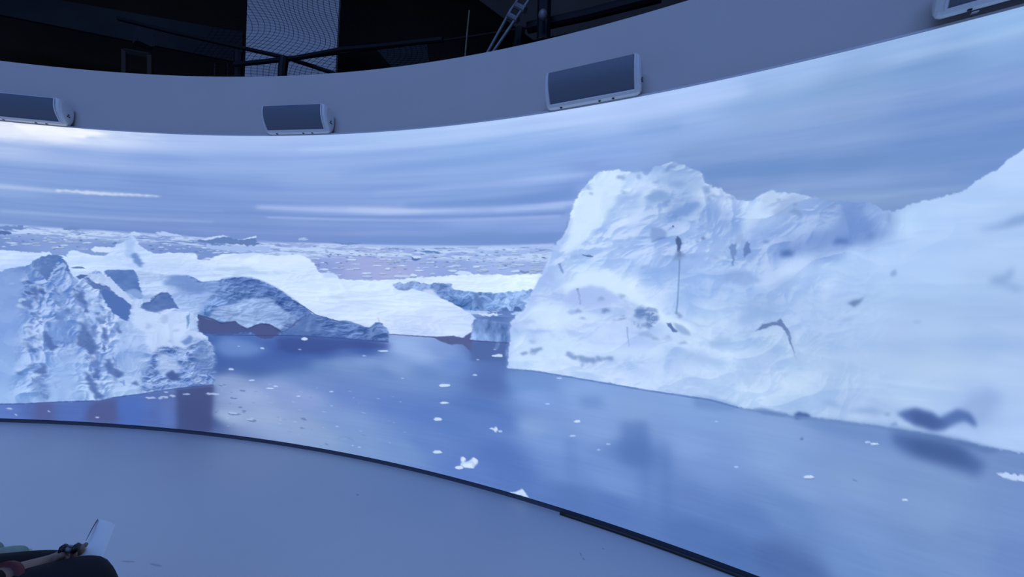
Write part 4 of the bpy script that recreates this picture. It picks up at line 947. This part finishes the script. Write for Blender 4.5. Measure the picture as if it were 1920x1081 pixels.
def slab_from_px(name, quad, r, thick, mat, parent=None):
    """an upright slab seen at these corners, standing at radius r from the room's axis"""
    P = [Vector(on_cyl(x, y, r)) for x, y in quad]
    n = (P[1] - P[0]).cross(P[3] - P[0]).normalized()
    if n.dot(Vector(P[0]).normalized()) < 0: n = -n
    bm = bmesh.new()
    A = [bm.verts.new(p) for p in P]; B = [bm.verts.new(p + n * thick) for p in P]
    bm.faces.new(A); bm.faces.new(B[::-1])
    for i in range(4): bm.faces.new((A[i], B[i], B[(i + 1) % 4], A[(i + 1) % 4]))
    return link_bm(name, bm, mat, parent)


M_pan = material('pale_hall_panel', (.72, .70, .72), rough=.8, spec=.15, noise=(.66, .64, .66), nscale=.8)
M_pan2 = material('dim_hall_panel', (.11, .095, .09), rough=.85, spec=.1, noise=(.07, .06, .055), nscale=1.0)
o = slab_from_px('wall_panel', [(467, -90), (641, -90), (627, 170), (458, 170)], 11.2, .06, M_pan)
tag(o, 'pale blue-grey tall panel lit behind the hanging net, above the round wall', 'panel')
o = slab_from_px('wall_panel', [(735, -120), (1300, -120), (1290, 20), (1000, 75)], 11.6, .05, M_pan2)
tag(o, 'dim brownish panel behind the net right of the pale tall panel', 'panel')
o = slab_from_px('wall_panel', [(-60, -30), (455, 60), (455, 118), (-60, 15)], 11.9, .05, M_hall2)
tag(o, 'long near-black slanting duct left of the pale panel', 'duct')
o = slab_from_px('wall_panel', [(705, 92), (800, 78), (812, 160), (770, 165)], 11.0, .05, M_hall2)
o.name = 'cloth_panel'; tag(o, 'small near-black triangular cloth between the pale panel and the thin brass rod', 'cloth')
o = slab_from_px('white_board', [(545, 117), (575, 112), (640, 140), (528, 152)], 10.7, .03, M_pan)
tag(o, 'smooth grey board without net at the foot of the pale panel', 'board')

# net hung behind the upper wall: two families of cords that bulge and sag
M_net = material('black_net_cord', (.006, .007, .012), rough=.8, spec=.1)


def net_point(s, t):
    """s along the wall in photo measures, t downward; the billow shifts the cords sideways"""
    x = 400 + s
    y = -60 + t
    k = math.exp(-((t - 118) / 46.0) ** 2)
    x = x + 24 * k * (1 + .3 * math.sin(s * .02)) - 26 * ss(t, 120, 178) * (1 - ss(s, 190, 330) * .6) + 3 * math.sin(s * .05 + t * .04)
    y = y + .28 * (s - 60) * (1 - t / 260.0) - 6 * math.sin(s * .018)
    r = 9.9 + .22 * math.sin(s * .011 + 1) + .3 * (t / 200.0 - .5)
    return Vector(on_cyl(x, min(y, 175), r))


def cord_run(bm, pts, w_):
    pv = None; prev = None
    for i, p in enumerate(pts):
        n = -Vector((p.x, p.y, 0)).normalized()
        d = (pts[min(i + 1, len(pts) - 1)] - pts[max(i - 1, 0)]).normalized()
        s = d.cross(n).normalized() * w_
        cur = [bm.verts.new(p + s), bm.verts.new(p + n * w_), bm.verts.new(p - s), bm.verts.new(p - n * w_)]
        if pv:
            for k in range(4): bm.faces.new((pv[k], pv[(k + 1) % 4], cur[(k + 1) % 4], cur[k]))
        pv = cur


bm = bmesh.new()
for s in np.arange(-20, 880, 10.4):
    cord_run(bm, [net_point(s, t) for t in np.arange(0, 236, 8)], .0028)
for t in np.arange(0, 236, 5.6):
    cord_run(bm, [net_point(s, t) for s in np.arange(-20, 880, 12)], .0019)
o = link_bm('safety_net', bm, M_net)
tag(o, 'black square-mesh safety net hanging in folds above the round wall', 'net')

# pipes, posts and struts of the rig above the wall
M_pipe = material('black_steel_pipe', (.006, .006, .009), rough=.6, spec=.2)
M_alu = material('dull_aluminium', (.17, .175, .19), rough=.5, metal=.2, noise=(.1, .1, .11), nscale=9)
M_brass = material('dull_brass_rod', (.16, .12, .07), rough=.6, noise=(.08, .06, .04), nscale=12)


def pipe(name, pts, rad, mat, r, label, cat, group=None):
    bm = bmesh.new()
    P = [Vector(on_cyl(x, y, r if not isinstance(r, (list, tuple)) else r[i])) for i, (x, y) in enumerate(pts)]
    tube_bm(bm, P, rad, 10)
    o = link_bm(name, bm, mat, smooth=False)
    tag(o, label, cat, group)
    return o


pipe('steel_pipe', [(222, 35), (330, 62), (460, 91), (540, 109), (634, 140)], .022, M_pipe, 9.55, 'black pipe running down to the right across the pale netted panel', 'pipe')
pipe('steel_pipe', [(440, 121), (500, 115), (560, 108), (640, 93), (720, 86), (830, 74)], .026, M_pipe, 9.46, 'thick black pipe rising to the right, crossing in front of the other black pipe', 'pipe')
pipe('steel_pipe', [(545, 112), (600, 105), (700, 92), (830, 76), (900, 66), (1000, 50)], .012, M_pipe, 9.62, 'thin black pipe just under the thick rising pipe', 'pipe')
pipe('steel_post', [(533, 108), (530, 130), (529, 160)], .045, M_pipe, 9.37, 'short black post holding the pipes where they cross over the pale panel', 'post')
pipe('steel_post', [(448, 100), (447, 160)], .05, M_pipe, 9.8, 'dark post at the left edge of the pale panel', 'post')
pipe('steel_pipe', [(990, 52), (1100, 28), (1240, -8)], .05, M_pipe, 9.4, 'thick near-black pipe rising right of the diagonal strut', 'pipe')
pipe('steel_post', [(1021, -20), (1019, 80)], .06, M_pipe, 9.27, 'near-black upright post right of the diagonal strut', 'post')
pipe('steel_post', [(975, 55), (970, 100)], .05, M_pipe, 9.5, 'stubby near-black post under the diagonal strut', 'post')
pipe('brass_rod', [(880, 20), (876, 60), (871, 120)], .008, M_brass, 9.3, 'thin brassy upright rod left of the diagonal strut', 'rod')
# diagonal twin-rail strut
t = empty('diagonal_strut', on_cyl(916, 96, 9.25))
t_ = Vector(t.location)
tag(t, 'grey diagonal strut of two rails leaning to the right above the wall', 'strut')
for off in (-8, 8):
    bm = bmesh.new()
    P = [Vector(on_cyl(990 + off, -12 + off * .4, 9.25)) - t_, Vector(on_cyl(966 + off, 22 + off * .4, 9.25)) - t_, Vector(on_cyl(918 + off * .6, 100, 9.25)) - t_]
    tube_bm(bm, P, .014, 10); link_bm('rail', bm, M_alu, t)
for (x, y) in ((976, 14), (962, 33)):
    bm = bmesh.new()
    tube_bm(bm, [Vector(on_cyl(x - 9, y - 4, 9.25)) - t_, Vector(on_cyl(x + 9, y + 5, 9.25)) - t_], .028, 10); link_bm('cross_piece', bm, M_alu, t)
# clamp on the post
cl = empty('pipe_clamp', on_cyl(1018, 28, 9.12)); c_ = Vector(cl.location)
tag(cl, 'small grey pipe clamp on the near-black post right of the diagonal strut', 'clamp')
bm = bmesh.new(); bmesh.ops.create_icosphere(bm, subdivisions=3, radius=.038); bmesh.ops.scale(bm, vec=(1, 1, 1.2), verts=bm.verts)
link_bm('knob', bm, M_alu, cl, True)
bm = bmesh.new(); tube_bm(bm, [Vector((0, 0, -.02)), Vector(on_cyl(1019, 32, 9.19)) - c_], .015); link_bm('bolt', bm, M_pipe, cl)
# brown frame left
fr = empty('hanging_frame', on_cyl(258, 130, 10.55)); f_ = Vector(fr.location)
tag(fr, 'faint brown rectangular frame standing in the dark left of the pale panel', 'frame')
M_frm = material('brown_frame_paint', (.03, .022, .017), rough=.8)
for a, b_ in (((234, 94), (234, 150)), ((234, 95), (282, 104)), ((282, 104), (282, 150))):
    bm = bmesh.new(); tube_bm(bm, [Vector(on_cyl(*a, 10.55)) - f_, Vector(on_cyl(*b_, 10.55)) - f_], .035, 4); link_bm('frame_bar', bm, M_frm, fr)
bm = bmesh.new()
P = Vector(on_cyl(270, 74, 10.6))
rr = bmesh.ops.create_cube(bm, size=.18); bmesh.ops.bevel(bm, geom=bm.edges[:], offset=.02, segments=2)
bmesh.ops.translate(bm, vec=P, verts=bm.verts)
o = link_bm('junction_box', bm, M_hall2); tag(o, 'dim small box high up in the dark above the brown frame', 'box')
for x in (403, 427, 441, 455):
    pipe('slim_rod', [(x, 118), (x - 1, 165)], .006, M_frm, 10.6, 'thin brown upright rod at the wall top between the brown frame and the pale panel', 'rod', 'thin brown rods by the pale panel')

# ------------------------------------------------------------------ speakers on the ledge
M_cab = material('white_speaker_case', (.62, .63, .64), rough=.45, spec=.4)
M_gril = material('grey_speaker_grille', (.105, .12, .15), rough=.6, metal=.0, bump=.4, bscale=420)
M_blk = material('black_plastic', (.01, .01, .012), rough=.5)


def outline(n=7):
    """side profile of the speaker (depth from the wall, height above the ledge)"""
    z0 = ZT
    pts = []
    # front, from top to bottom, gently convex
    for i in range(n):
        t = i / (n - 1)
        d = .104 + (.045 - .104) * t + .020 * math.sin(math.pi * t)
        z = CAMZ + 1.398 + (1.226 - 1.398) * t
        pts.append((d, z - z0))
    pts += [(.034, CAMZ + 1.218 - z0), (.012, CAMZ + 1.214 - z0), (-.012, CAMZ + 1.222 - z0), (-.028, CAMZ + 1.25 - z0), (-.038, CAMZ + 1.29 - z0), (-.036, CAMZ + 1.34 - z0), (-.018, CAMZ + 1.385 - z0), (.02, CAMZ + 1.408 - z0), (.07, CAMZ + 1.413 - z0), (.095, CAMZ + 1.408 - z0)]
    return pts


HWD = .255


def make_speaker():
    t = empty('wall_speaker')
    prof = outline()
    # local axes: x to the viewer's left, y away from the wall, z up (wall face at y = 0)
    bm = bmesh.new()
    xs = [-HWD - .030, -HWD - .022, -HWD - .009, -HWD, HWD, HWD + .009, HWD + .022, HWD + .030]
    sc_ = [.66, .88, .985, 1.0, 1.0, .985, .88, .66]
    cy = sum(p[0] for p in prof) / len(prof) ; cz = sum(p[1] for p in prof) / len(prof)
    rings = []
    for x, s in zip(xs, sc_):
        inset = .008 if abs(x) <= HWD - .001 else 0
        rings.append([bm.verts.new((x, cy - .02 * (1 - s) + (d - cy) * s, cz + (z - cz) * (s ** .6))) for d, z in prof])
    k = len(prof)
    for a, b_ in zip(rings, rings[1:]):
        for j in range(k): bm.faces.new((a[j], a[(j + 1) % k], b_[(j + 1) % k], b_[j]))
    bm.faces.new(rings[0]); bm.faces.new(rings[-1][::-1])
    case = link_bm('case', bm, M_cab, t)
    # grille: a curved metal sheet in front of the case
    bm = bmesh.new(); n = 12; A = []
    for i in range(n + 1):
        tt = i / n
        d = .104 + (.045 - .104) * tt + .020 * math.sin(math.pi * tt)
        z = CAMZ + 1.398 + (1.232 - 1.398) * tt - ZT
        A.append([bm.verts.new((sx * (HWD - .004), d + e, z)) for sx, e in ((-1, .001), (-1, .006), (1, .006), (1, .001))])
    for a, b_ in zip(A, A[1:]):
        for j in range(4): bm.faces.new((a[j], a[(j + 1) % 4], b_[(j + 1) % 4], b_[j]))
    bm.faces.new(A[0]); bm.faces.new(A[-1][::-1])
    link_bm('grille', bm, M_gril, t)
    # raised rim round the grille
    bm = bmesh.new()
    def fp(tt, e): return (.104 + (.045 - .104) * tt + .020 * math.sin(math.pi * tt) + e, CAMZ + 1.398 + (1.228 - 1.398) * tt - ZT)
    for sx in (-1, 1):
        tube_bm(bm, [(sx * (HWD + .004), *fp(i / 10, .006)) for i in range(11)], .0045, 6)
    tube_bm(bm, [(-HWD - .004, *fp(1.0, .006)), (HWD + .004, *fp(1.0, .006))], .003, 6)
    link_bm('rim', bm, M_cab, t)
    for x in (.19, -.05, -.13):
        bm = bmesh.new(); box_bm(bm, x, .022, CAMZ + 1.2145 - ZT, .012, .010, .006)
        link_bm('screw', bm, M_blk, t)
    bm = bmesh.new()
    for x, y, z in ((-HWD - .031, .03, .098), (-HWD - .031, .022, .083), (-HWD - .031, .036, .085)):
        r_ = bmesh.ops.create_icosphere(bm, subdivisions=1, radius=.006)
        bmesh.ops.translate(bm, vec=(x, y - .008, z), verts=r_['verts'])
    link_bm('side_socket', bm, M_blk, t)
    for sx in (-1, 1):
        bm = bmesh.new(); box_bm(bm, sx * .17, .012, (CAMZ + 1.2175 - ZT + .010) / 2, .020, .026, CAMZ + 1.2175 - ZT - .010)
        link_bm('foot', bm, M_ledge, t)
    return t


def copy_tree(o, parent=None):
    c = o.copy(); COL.objects.link(c); c.parent = parent
    for ch in list(o.children): copy_tree(ch, c)
    return c


proto = make_speaker()
SPL = [(-143.4032, 'white wall speaker with grey grille, cut by the left edge, leftmost on the ledge'),
       (-158.8975, 'white wall speaker with grey grille, second from the left, under the dark netted opening'),
       (-174.4976, 'white wall speaker with grey grille and tilted outline, above the white iceberg peak'),
       (-186.106, 'white wall speaker in the top right corner, large and cut by the frame')]
for i, (a, lb) in enumerate(SPL):
    o = proto if i == 0 else copy_tree(proto)
    th = math.radians(a)
    o.location = (R * math.cos(th), R * math.sin(th), ZT)
    n = Vector((-math.cos(th), -math.sin(th), 0)); tx = Vector((math.sin(th), -math.cos(th), 0))
    # local x -> -tx, local y -> n
    M_ = Matrix(((-tx.x, n.x, 0), (-tx.y, n.y, 0), (0, 0, 1)))
    o.rotation_euler = M_.to_euler()
    if i == 3:                                    # this one stands a little off the wall on taller feet
        o.location += n * .020 + Vector((0, 0, .016))
        o.rotation_euler = (M_ @ Matrix.Rotation(math.radians(-9), 3, 'X')).to_euler()
        for ch in o.children:
            if ch.name.startswith('foot'): ch.location = (0, -.020, -.016); ch.scale = (1, 1, 1.9)
    tag(o, lb, 'speaker', 'speakers on the ledge over the screen')

# black cable lying along the foot of the screen
th0 = theta_of(1052, 948); th1 = th0 - math.radians(60)
bm = bmesh.new()
M_cab2 = material('black_cable_rubber', (.012, .012, .012), rough=.6)
tube_bm(bm, [((R - .011) * math.cos(th0 + (th1 - th0) * i / 160), (R - .011) * math.sin(th0 + (th1 - th0) * i / 160), .0105) for i in range(161)], .0095, 8)
o = link_bm('floor_cable', bm, M_cab2, smooth=True)
tag(o, 'black cable lying on the floor along the foot of the screen, at right', 'cable')
# ------------------------------------------------------------------ people and what they hold
def skin(name, verts, edges, radii, mat, parent=None, sub=2, root=0):
    """grow one smooth surface round a skeleton of joints"""
    me = bpy.data.meshes.new(name)
    me.from_pydata([tuple(v) for v in verts], edges, [])
    o = bpy.data.objects.new(name, me); COL.objects.link(o)
    md = o.modifiers.new('skin', 'SKIN'); md.use_smooth_shade = True; md.branch_smoothing = .6
    if not me.skin_vertices: me.skin_vertices.new()
    for i, r in enumerate(radii):
        sv = me.skin_vertices[0].data[i]
        sv.radius = r if isinstance(r, tuple) else (r, r)
        sv.use_root = (i == root)
    s = o.modifiers.new('sub', 'SUBSURF'); s.levels = sub; s.render_levels = sub
    dg = bpy.context.evaluated_depsgraph_get(); dg.update()
    ev = o.evaluated_get(dg)
    nm = bpy.data.meshes.new_from_object(ev)
    o.modifiers.clear(); o.data = nm
    nm.name = name
    nm.materials.clear(); nm.materials.append(mat)
    for p in nm.polygons: p.use_smooth = True
    if parent: o.parent = parent
    return o


def chain(*segs):
    """segs: lists of (point, radius, key or None, attach or None) -> verts, edges, radii"""
    V, E, Rr, K = [], [], [], {}
    for seg in segs:
        prev = None
        for it in seg:
            if isinstance(it, str): prev = K[it]; continue
            p, r = it[0], it[1]
            V.append(Vector(p)); Rr.append(r)
            i = len(V) - 1
            if len(it) > 2: K[it[2]] = i
            if prev is not None: E.append((prev, i))
            prev = i
    return V, E, Rr


M_skin = material('skin', (.22, .15, .12), rough=.6, spec=.25, noise=(.19, .13, .10), nscale=30)
M_trou = material('black_trouser_cloth', (.012, .013, .018), rough=.85, spec=.15, bump=.3, bscale=300)
M_shirt = material('black_sleeve_cloth', (.012, .011, .012), rough=.85, spec=.15)
M_red = material('dark_red_cuff', (.09, .012, .018), rough=.8)
M_hair = material('dark_hair', (.015, .010, .008), rough=.6)
M_paper = material('white_paper', (.66, .67, .68), rough=.6)
M_papd = material('dark_paper_edge', (.05, .06, .09), rough=.7)
M_dev = material('dull_grey_device_face', (.20, .20, .22), rough=.4)

# body: pelvis root, two bent legs, torso, two arms (palms without fingers first), neck and head
KR = (-6.632, -1.395, .470); KL = (-6.605, -1.555, .420)
HR = (-6.21, -1.395, .515); HL = (-6.21, -1.60, .515)
WR = Vector(at_depth(101, 1060, .955)); EL = Vector((-6.30, -1.285, .615))
HD = Vector(at_depth(122, 1049, .975))
V, E, Rr = chain(
    [((-6.18, -1.50, .53), (.11, .10), 'pelvis'), ((-6.16, -1.50, .66), (.11, .095)), ((-6.14, -1.50, .82), (.125, .095), 'chest'), ((-6.14, -1.50, .94), (.11, .075), 'top'),
     ((-6.15, -1.50, 1.03), .055), ((-6.165, -1.50, 1.065), .058), ((-6.175, -1.50, 1.115), (.075, .088)), ((-6.175, -1.50, 1.185), (.082, .10)), ((-6.165, -1.50, 1.24), (.064, .08))],
    ['pelvis', (HR, .085), ((-6.43, -1.395, .490), .072), (KR, .058), ((-6.645, -1.395, .34), .042), ((-6.66, -1.395, .20), .040), ((-6.65, -1.395, .085), .036), ((-6.70, -1.393, .052), .036), ((-6.80, -1.39, .045), .022), ((-6.86, -1.388, .042), .015)],
    ['pelvis', (HL, .085), ((-6.42, -1.59, .468), .072), (KL, .058), ((-6.64, -1.57, .34), .042), ((-6.64, -1.575, .20), .040), ((-6.63, -1.58, .085), .036), ((-6.68, -1.58, .052), .036), ((-6.78, -1.585, .045), .022), ((-6.84, -1.585, .042), .015)],
    ['top', ((-6.14, -1.37, .95), .045), ((-6.17, -1.305, .90), .047), ((-6.22, -1.285, .74), .040), (EL, .037), (EL.lerp(WR, .35), .036), (EL.lerp(WR, .75), .034), (WR, (.031, .025), 'wrist'), (WR.lerp(HD, .6), (.034, .016)), (HD, (.038, .016))],
    ['top', ((-6.14, -1.63, .95), .045), ((-6.17, -1.695, .90), .047), ((-6.20, -1.73, .76), .040), ((-6.14, -1.74, .66), .037), ((-6.22, -1.73, .61), .034), ((-6.29, -1.70, .59), .026), ((-6.32, -1.68, .585), (.036, .017)), ((-6.35, -1.665, .58), (.036, .016))])
body = skin('person', V, E, Rr, M_skin)
tag(body, 'seated person in black trousers, cut by the lower left corner, hand resting over the knees', 'person')

# fingers of the right hand: four unequal curled fingers and a thumb, rooted in the palm
ax = Vector(RT); ay = Vector(UP); az = Vector(FW)
base = HD + ax * .012
fing = []
for k, (off, ln, rr_) in enumerate(((.024, .020, .0070), (.009, .024, .0074), (-.006, .022, .0072), (-.020, .018, .0064))):
    root = base + az * off + ay * (.006 - abs(k - 1) * .002)
    p1 = root + ax * ln * .75 + ay * ln * .25
    p2 = p1 + ax * ln * .15 + ay * ln * .62
    p3 = p2 - ax * ln * .42 + ay * ln * .30
    V, E, Rr = chain([(root - ax * .012, rr_ * 1.1), (root, rr_ * 1.1), (p1, rr_), (p2, rr_ * .92), (p3, rr_ * .8)])
    f_o = skin('finger', V, E, Rr, M_skin, sub=2)
    fing.append(f_o)
root = HD - az * .026 + ay * .006
V, E, Rr = chain([(root - ax * .02, .011), (root, .011), (root + ax * .014 + ay * .018 - az * .006, .0095), (root + ax * .030 + ay * .030, .0082)])
fing.append(skin('thumb', V, E, Rr, M_skin, sub=2))
# left hand fingers lying on the thigh
lh = Vector((-6.35, -1.665, .58))
for k, (dy, ln) in enumerate(((-.027, .060), (-.009, .072), (.009, .075), (.026, .066))):
    V, E, Rr = chain([(lh + Vector((.01, dy, 0)), .009), (lh + Vector((-.02, dy * 1.1, .004)), .009), (lh + Vector((-.02 - ln * .5, dy * 1.15, -.004)), .0082), (lh + Vector((-.02 - ln, dy * 1.2, -.026)), .007)])
    fing.append(skin('finger', V, E, Rr, M_skin, sub=2))
V, E, Rr = chain([(lh + Vector((.03, .028, 0)), .011), (lh + Vector((.012, .044, .0)), .010), (lh + Vector((-.015, .056, -.006)), .0085)])
fing.append(skin('thumb', V, E, Rr, M_skin, sub=2))
# face features joined into the head: nose, lips, ears, eyes
hc = Vector((-6.178, -1.50, 1.16))
for pts in ([((-.078, 0, .03), .010), ((-.100, 0, .004), .013), ((-.094, 0, -.012), .014)], [((-.083, -.02, -.042), .006), ((-.092, 0, -.043), .0075), ((-.083, .02, -.042), .006)],
            [((0, .076, .015), .010), ((.006, .086, .0), .012), ((0, .078, -.022), .008)], [((0, -.076, .015), .010), ((.006, -.086, .0), .012), ((0, -.078, -.022), .008)]):
    V, E, Rr = chain([(hc + Vector(p), r) for p, r in pts])
    fing.append(skin('feature', V, E, Rr, M_skin, sub=1))
# one body mesh
bm = bmesh.new()
bm.from_mesh(body.data)
for f_ in fing:
    bm.from_mesh(f_.data); me_ = f_.data; bpy.data.objects.remove(f_); bpy.data.meshes.remove(me_)
for p in (Vector((-.074, .030, .022)), Vector((-.074, -.030, .022))):
    r_ = bmesh.ops.create_icosphere(bm, subdivisions=2, radius=.011); bmesh.ops.translate(bm, vec=hc + p, verts=r_['verts'])
bm.to_mesh(body.data); bm.free()
for p in body.data.polygons: p.use_smooth = True

# clothing
V, E, Rr = chain(
    [((-6.18, -1.50, .53), (.145, .135), 'pelvis'), ((-6.165, -1.50, .66), (.14, .12))],
    ['pelvis', (HR, .098), ((-6.43, -1.395, .490), .084), ((-6.60, -1.395, .470), .070), (KR, .066), ((-6.645, -1.395, .37), .064), ((-6.665, -1.395, .20), .062), ((-6.655, -1.395, .11), .060)],
    ['pelvis', (HL, .098), ((-6.42, -1.59, .468), .084), ((-6.57, -1.560, .438), .070), (KL, .064), ((-6.642, -1.57, .37), .064), ((-6.64, -1.575, .20), .062), ((-6.635, -1.58, .11), .060)])
skin('trousers', V, E, Rr, M_trou, body)
V, E, Rr = chain(
    [((-6.175, -1.50, .54), (.165, .15)), ((-6.17, -1.50, .62), (.160, .140), 'w'), ((-6.15, -1.50, .74), (.155, .128)), ((-6.14, -1.50, .86), (.165, .125)), ((-6.14, -1.50, .96), (.14, .10), 'top'), ((-6.145, -1.50, 1.005), .075)],
    ['top', ((-6.14, -1.37, .95), .082), ((-6.17, -1.300, .90), .060), ((-6.22, -1.28, .74), .054), (EL, .052), (EL.lerp(WR, .40), .046), (EL.lerp(WR, .68), .039)],
    ['top', ((-6.14, -1.63, .95), .082), ((-6.17, -1.700, .90), .060), ((-6.20, -1.735, .76), .054), ((-6.15, -1.745, .66), .052), ((-6.24, -1.73, .605), .044)])
sh_o = skin('shirt', V, E, Rr, M_shirt, body)
bm = bmesh.new()
tube_bm(bm, [EL.lerp(WR, .675), EL.lerp(WR, .715)], [.041, .040], 20)
link_bm('sleeve_cuff', bm, M_red, body, True).data.name = 'sleeve_cuff'
V, E, Rr = chain([((-6.13, -1.50, 1.11), (.080, .074)), ((-6.135, -1.50, 1.19), (.094, .09)), ((-6.165, -1.50, 1.245), (.086, .09)), ((-6.185, -1.50, 1.268), (.056, .064))])
skin('hair', V, E, Rr, M_hair, body)
for y, x in ((-1.393, 0), (-1.582, .02)):
    V, E, Rr = chain([((-6.62 + x, y, .060), (.042, .05)), ((-6.70 + x, y, .058), (.042, .05)), ((-6.80 + x, y, .045), (.046, .036)), ((-6.88 + x, y, .036), (.036, .026))])
    skin('shoe', V, E, Rr, M_shirt, body, sub=1)

# stool under the person
bm = bmesh.new()
prof_ = [(0.0, 0.0), (.27, 0.0), (.275, .02), (.275, .33), (.265, .365), (.23, .378), (0.0, .380)]
n = 40; ringv = []
for i in range(n):
    a = 2 * math.pi * i / n
    ringv.append([bm.verts.new((-6.10 + r * math.cos(a), -1.50 + r * math.sin(a), z)) for r, z in prof_[1:-1]])
cb = bm.verts.new((-6.10, -1.5, 0)); ct_ = bm.verts.new((-6.10, -1.5, .380))
for i in range(n):
    A, B = ringv[i], ringv[(i + 1) % n]
    for j in range(len(A) - 1): bm.faces.new((A[j], B[j], B[j + 1], A[j + 1]))
    bm.faces.new((cb, B[0], A[0])); bm.faces.new((ct_, A[-1], B[-1]))
o = link_bm('round_stool', bm, material('grey_stool_vinyl', (.30, .30, .31), rough=.6), None, True)
tag(o, 'round grey stool under the seated person at the lower left', 'stool')

# paper strip and small device in the hand
c0 = [Vector(at_depth(*p)) for p in ((183.5, 973, 1.04), (201, 975.5, 1.045), (216, 983, 1.05), (189, 1052, .985), (166, 1056, .98), (140, 1044, .975))]
nrm = (c0[2] - c0[0]).cross(c0[4] - c0[0]).normalized()
bm = bmesh.new()
A = [bm.verts.new(p) for p in c0]; B = [bm.verts.new(p + nrm * .0006) for p in c0]
bm.faces.new(A); bm.faces.new(B[::-1])
for i in range(6): bm.faces.new((A[i], B[i], B[(i + 1) % 6], A[(i + 1) % 6]))
o = link_bm('paper_ticket', bm, M_paper)
tag(o, 'pale paper ticket strip held up above the knee of the seated person', 'paper')
bm = bmesh.new(); tube_bm(bm, [Vector(at_depth(183, 973, 1.038)), Vector(at_depth(172, 992, 1.015)), Vector(at_depth(161, 1013, .995))], [.0012, .0012, .0006], 6)
ed = link_bm('dark_edge', bm, M_papd, o)
g_ = empty('handheld_device', at_depth(131, 1028, .955)); gl = Vector(g_.location)
tag(g_, 'small black and grey device gripped in the seated person\'s hand', 'device')


def blob(name, px, py, D, sx, sy, sz, mat, lean=0.0):
    bm = bmesh.new(); bmesh.ops.create_cube(bm, size=1.0)
    bmesh.ops.bevel(bm, geom=bm.edges[:], offset=.22, segments=3, affect='EDGES')
    c_, s_ = math.cos(lean), math.sin(lean)
    X = ax * c_ + ay * s_; Y = -ax * s_ + ay * c_
    P = Vector(at_depth(px, py, D)) - gl
    for v in bm.verts: v.co = P + X * (v.co.x * sx) + Y * (v.co.y * sy) + az * (v.co.z * sz)
    return link_bm(name, bm, mat, g_, True)


blob('grip', 119, 1028.5, .955, .015, .021, .016, M_blk, -.35)
blob('grip', 142.5, 1027, .955, .012, .023, .016, M_blk, -.35)
blob('body', 131, 1028.5, .958, .020, .017, .013, M_dev, -.15)
blob('screen', 131, 1024, .950, .015, .004, .002, M_alu, -.15)

# the two olive shoes standing beyond the knees, cut by the left edge
M_olive = material('olive_shoe', (.20, .27, .22), rough=.7, noise=(.14, .19, .155), nscale=14)
M_sole = material('pale_green_sole', (.36, .44, .38), rough=.7)
for (tx_, ty_, hx_, hy_, lb) in ((57, 1024, -20, 1052, 'pale olive shoe standing on the floor beyond the knees, the one fully in view'),
                                 (9, 1020, -68, 1048, 'dark olive rounded shoe cut by the left edge of the photo')):
    T_ = Vector(on_z(tx_, ty_, .03)); H_ = Vector(on_z(hx_, hy_, .03))
    d_ = (H_ - T_); d_.z = 0; d_.normalize(); ln = .26
    t = empty('shoe', (T_.x, T_.y, 0)); tag(t, lb, 'shoe')
    sd = Vector((-d_.y, d_.x, 0))
    bm = bmesh.new(); secs = []
    big = 1.0 if tx_ > 30 else 1.25
    for s_, w_, z0, z1 in ((.004, .018, .012, .030), (.02, .034, .010, .048), (.06, .045, .008, .062), (.10, .046, .008, .074), (.15, .040, .008, .092), (.20, .036, .008, .100), (.245, .034, .008, .098), (.262, .022, .012, .085)):
        rg_ = []
        for k in range(12):
            a = 2 * math.pi * k / 12
            zc = (z0 + z1) / 2; zh = (z1 - z0) / 2
            rg_.append(bm.verts.new(d_ * (s_) + sd * (w_ * big * math.cos(a)) + Vector((0, 0, (zc + zh * math.sin(a)) * big))))
        secs.append(rg_)
    for A, B in zip(secs, secs[1:]):
        for k in range(12): bm.faces.new((A[k], A[(k + 1) % 12], B[(k + 1) % 12], B[k]))
    bm.faces.new(secs[0]); bm.faces.new(secs[-1][::-1])
    up_ = link_bm('upper', bm, M_olive, t, True)
    md = up_.modifiers.new('sub', 'SUBSURF'); md.levels = 1; md.render_levels = 1
    bm = bmesh.new(); A, B = [], []
    for k in range(28):
        a = 2 * math.pi * k / 28
        w_ = .046 + .004 * math.cos(a)
        p = d_ * (.131 - .137 * math.cos(a)) + sd * ((.040 + .010 * max(0, math.cos(a))) * big * math.sin(a))
        A.append(bm.verts.new(p)); B.append(bm.verts.new(p + Vector((0, 0, .016))))
    bm.faces.new(A[::-1]); bm.faces.new(B)
    for k in range(28): bm.faces.new((A[k], A[(k + 1) % 28], B[(k + 1) % 28], B[k]))
    link_bm('sole', bm, M_sole, t)
    for q_ in range(3):
        bm = bmesh.new(); s_ = .105 + q_ * .026
        tube_bm(bm, [d_ * s_ + sd * x * .03 * big + Vector((0, 0, (.070 + (q_ * .010)) * big + .006 - .012 * abs(x))) for x in (-1, -.5, 0, .5, 1)], .003, 6)
        link_bm('lace', bm, M_sole, t)
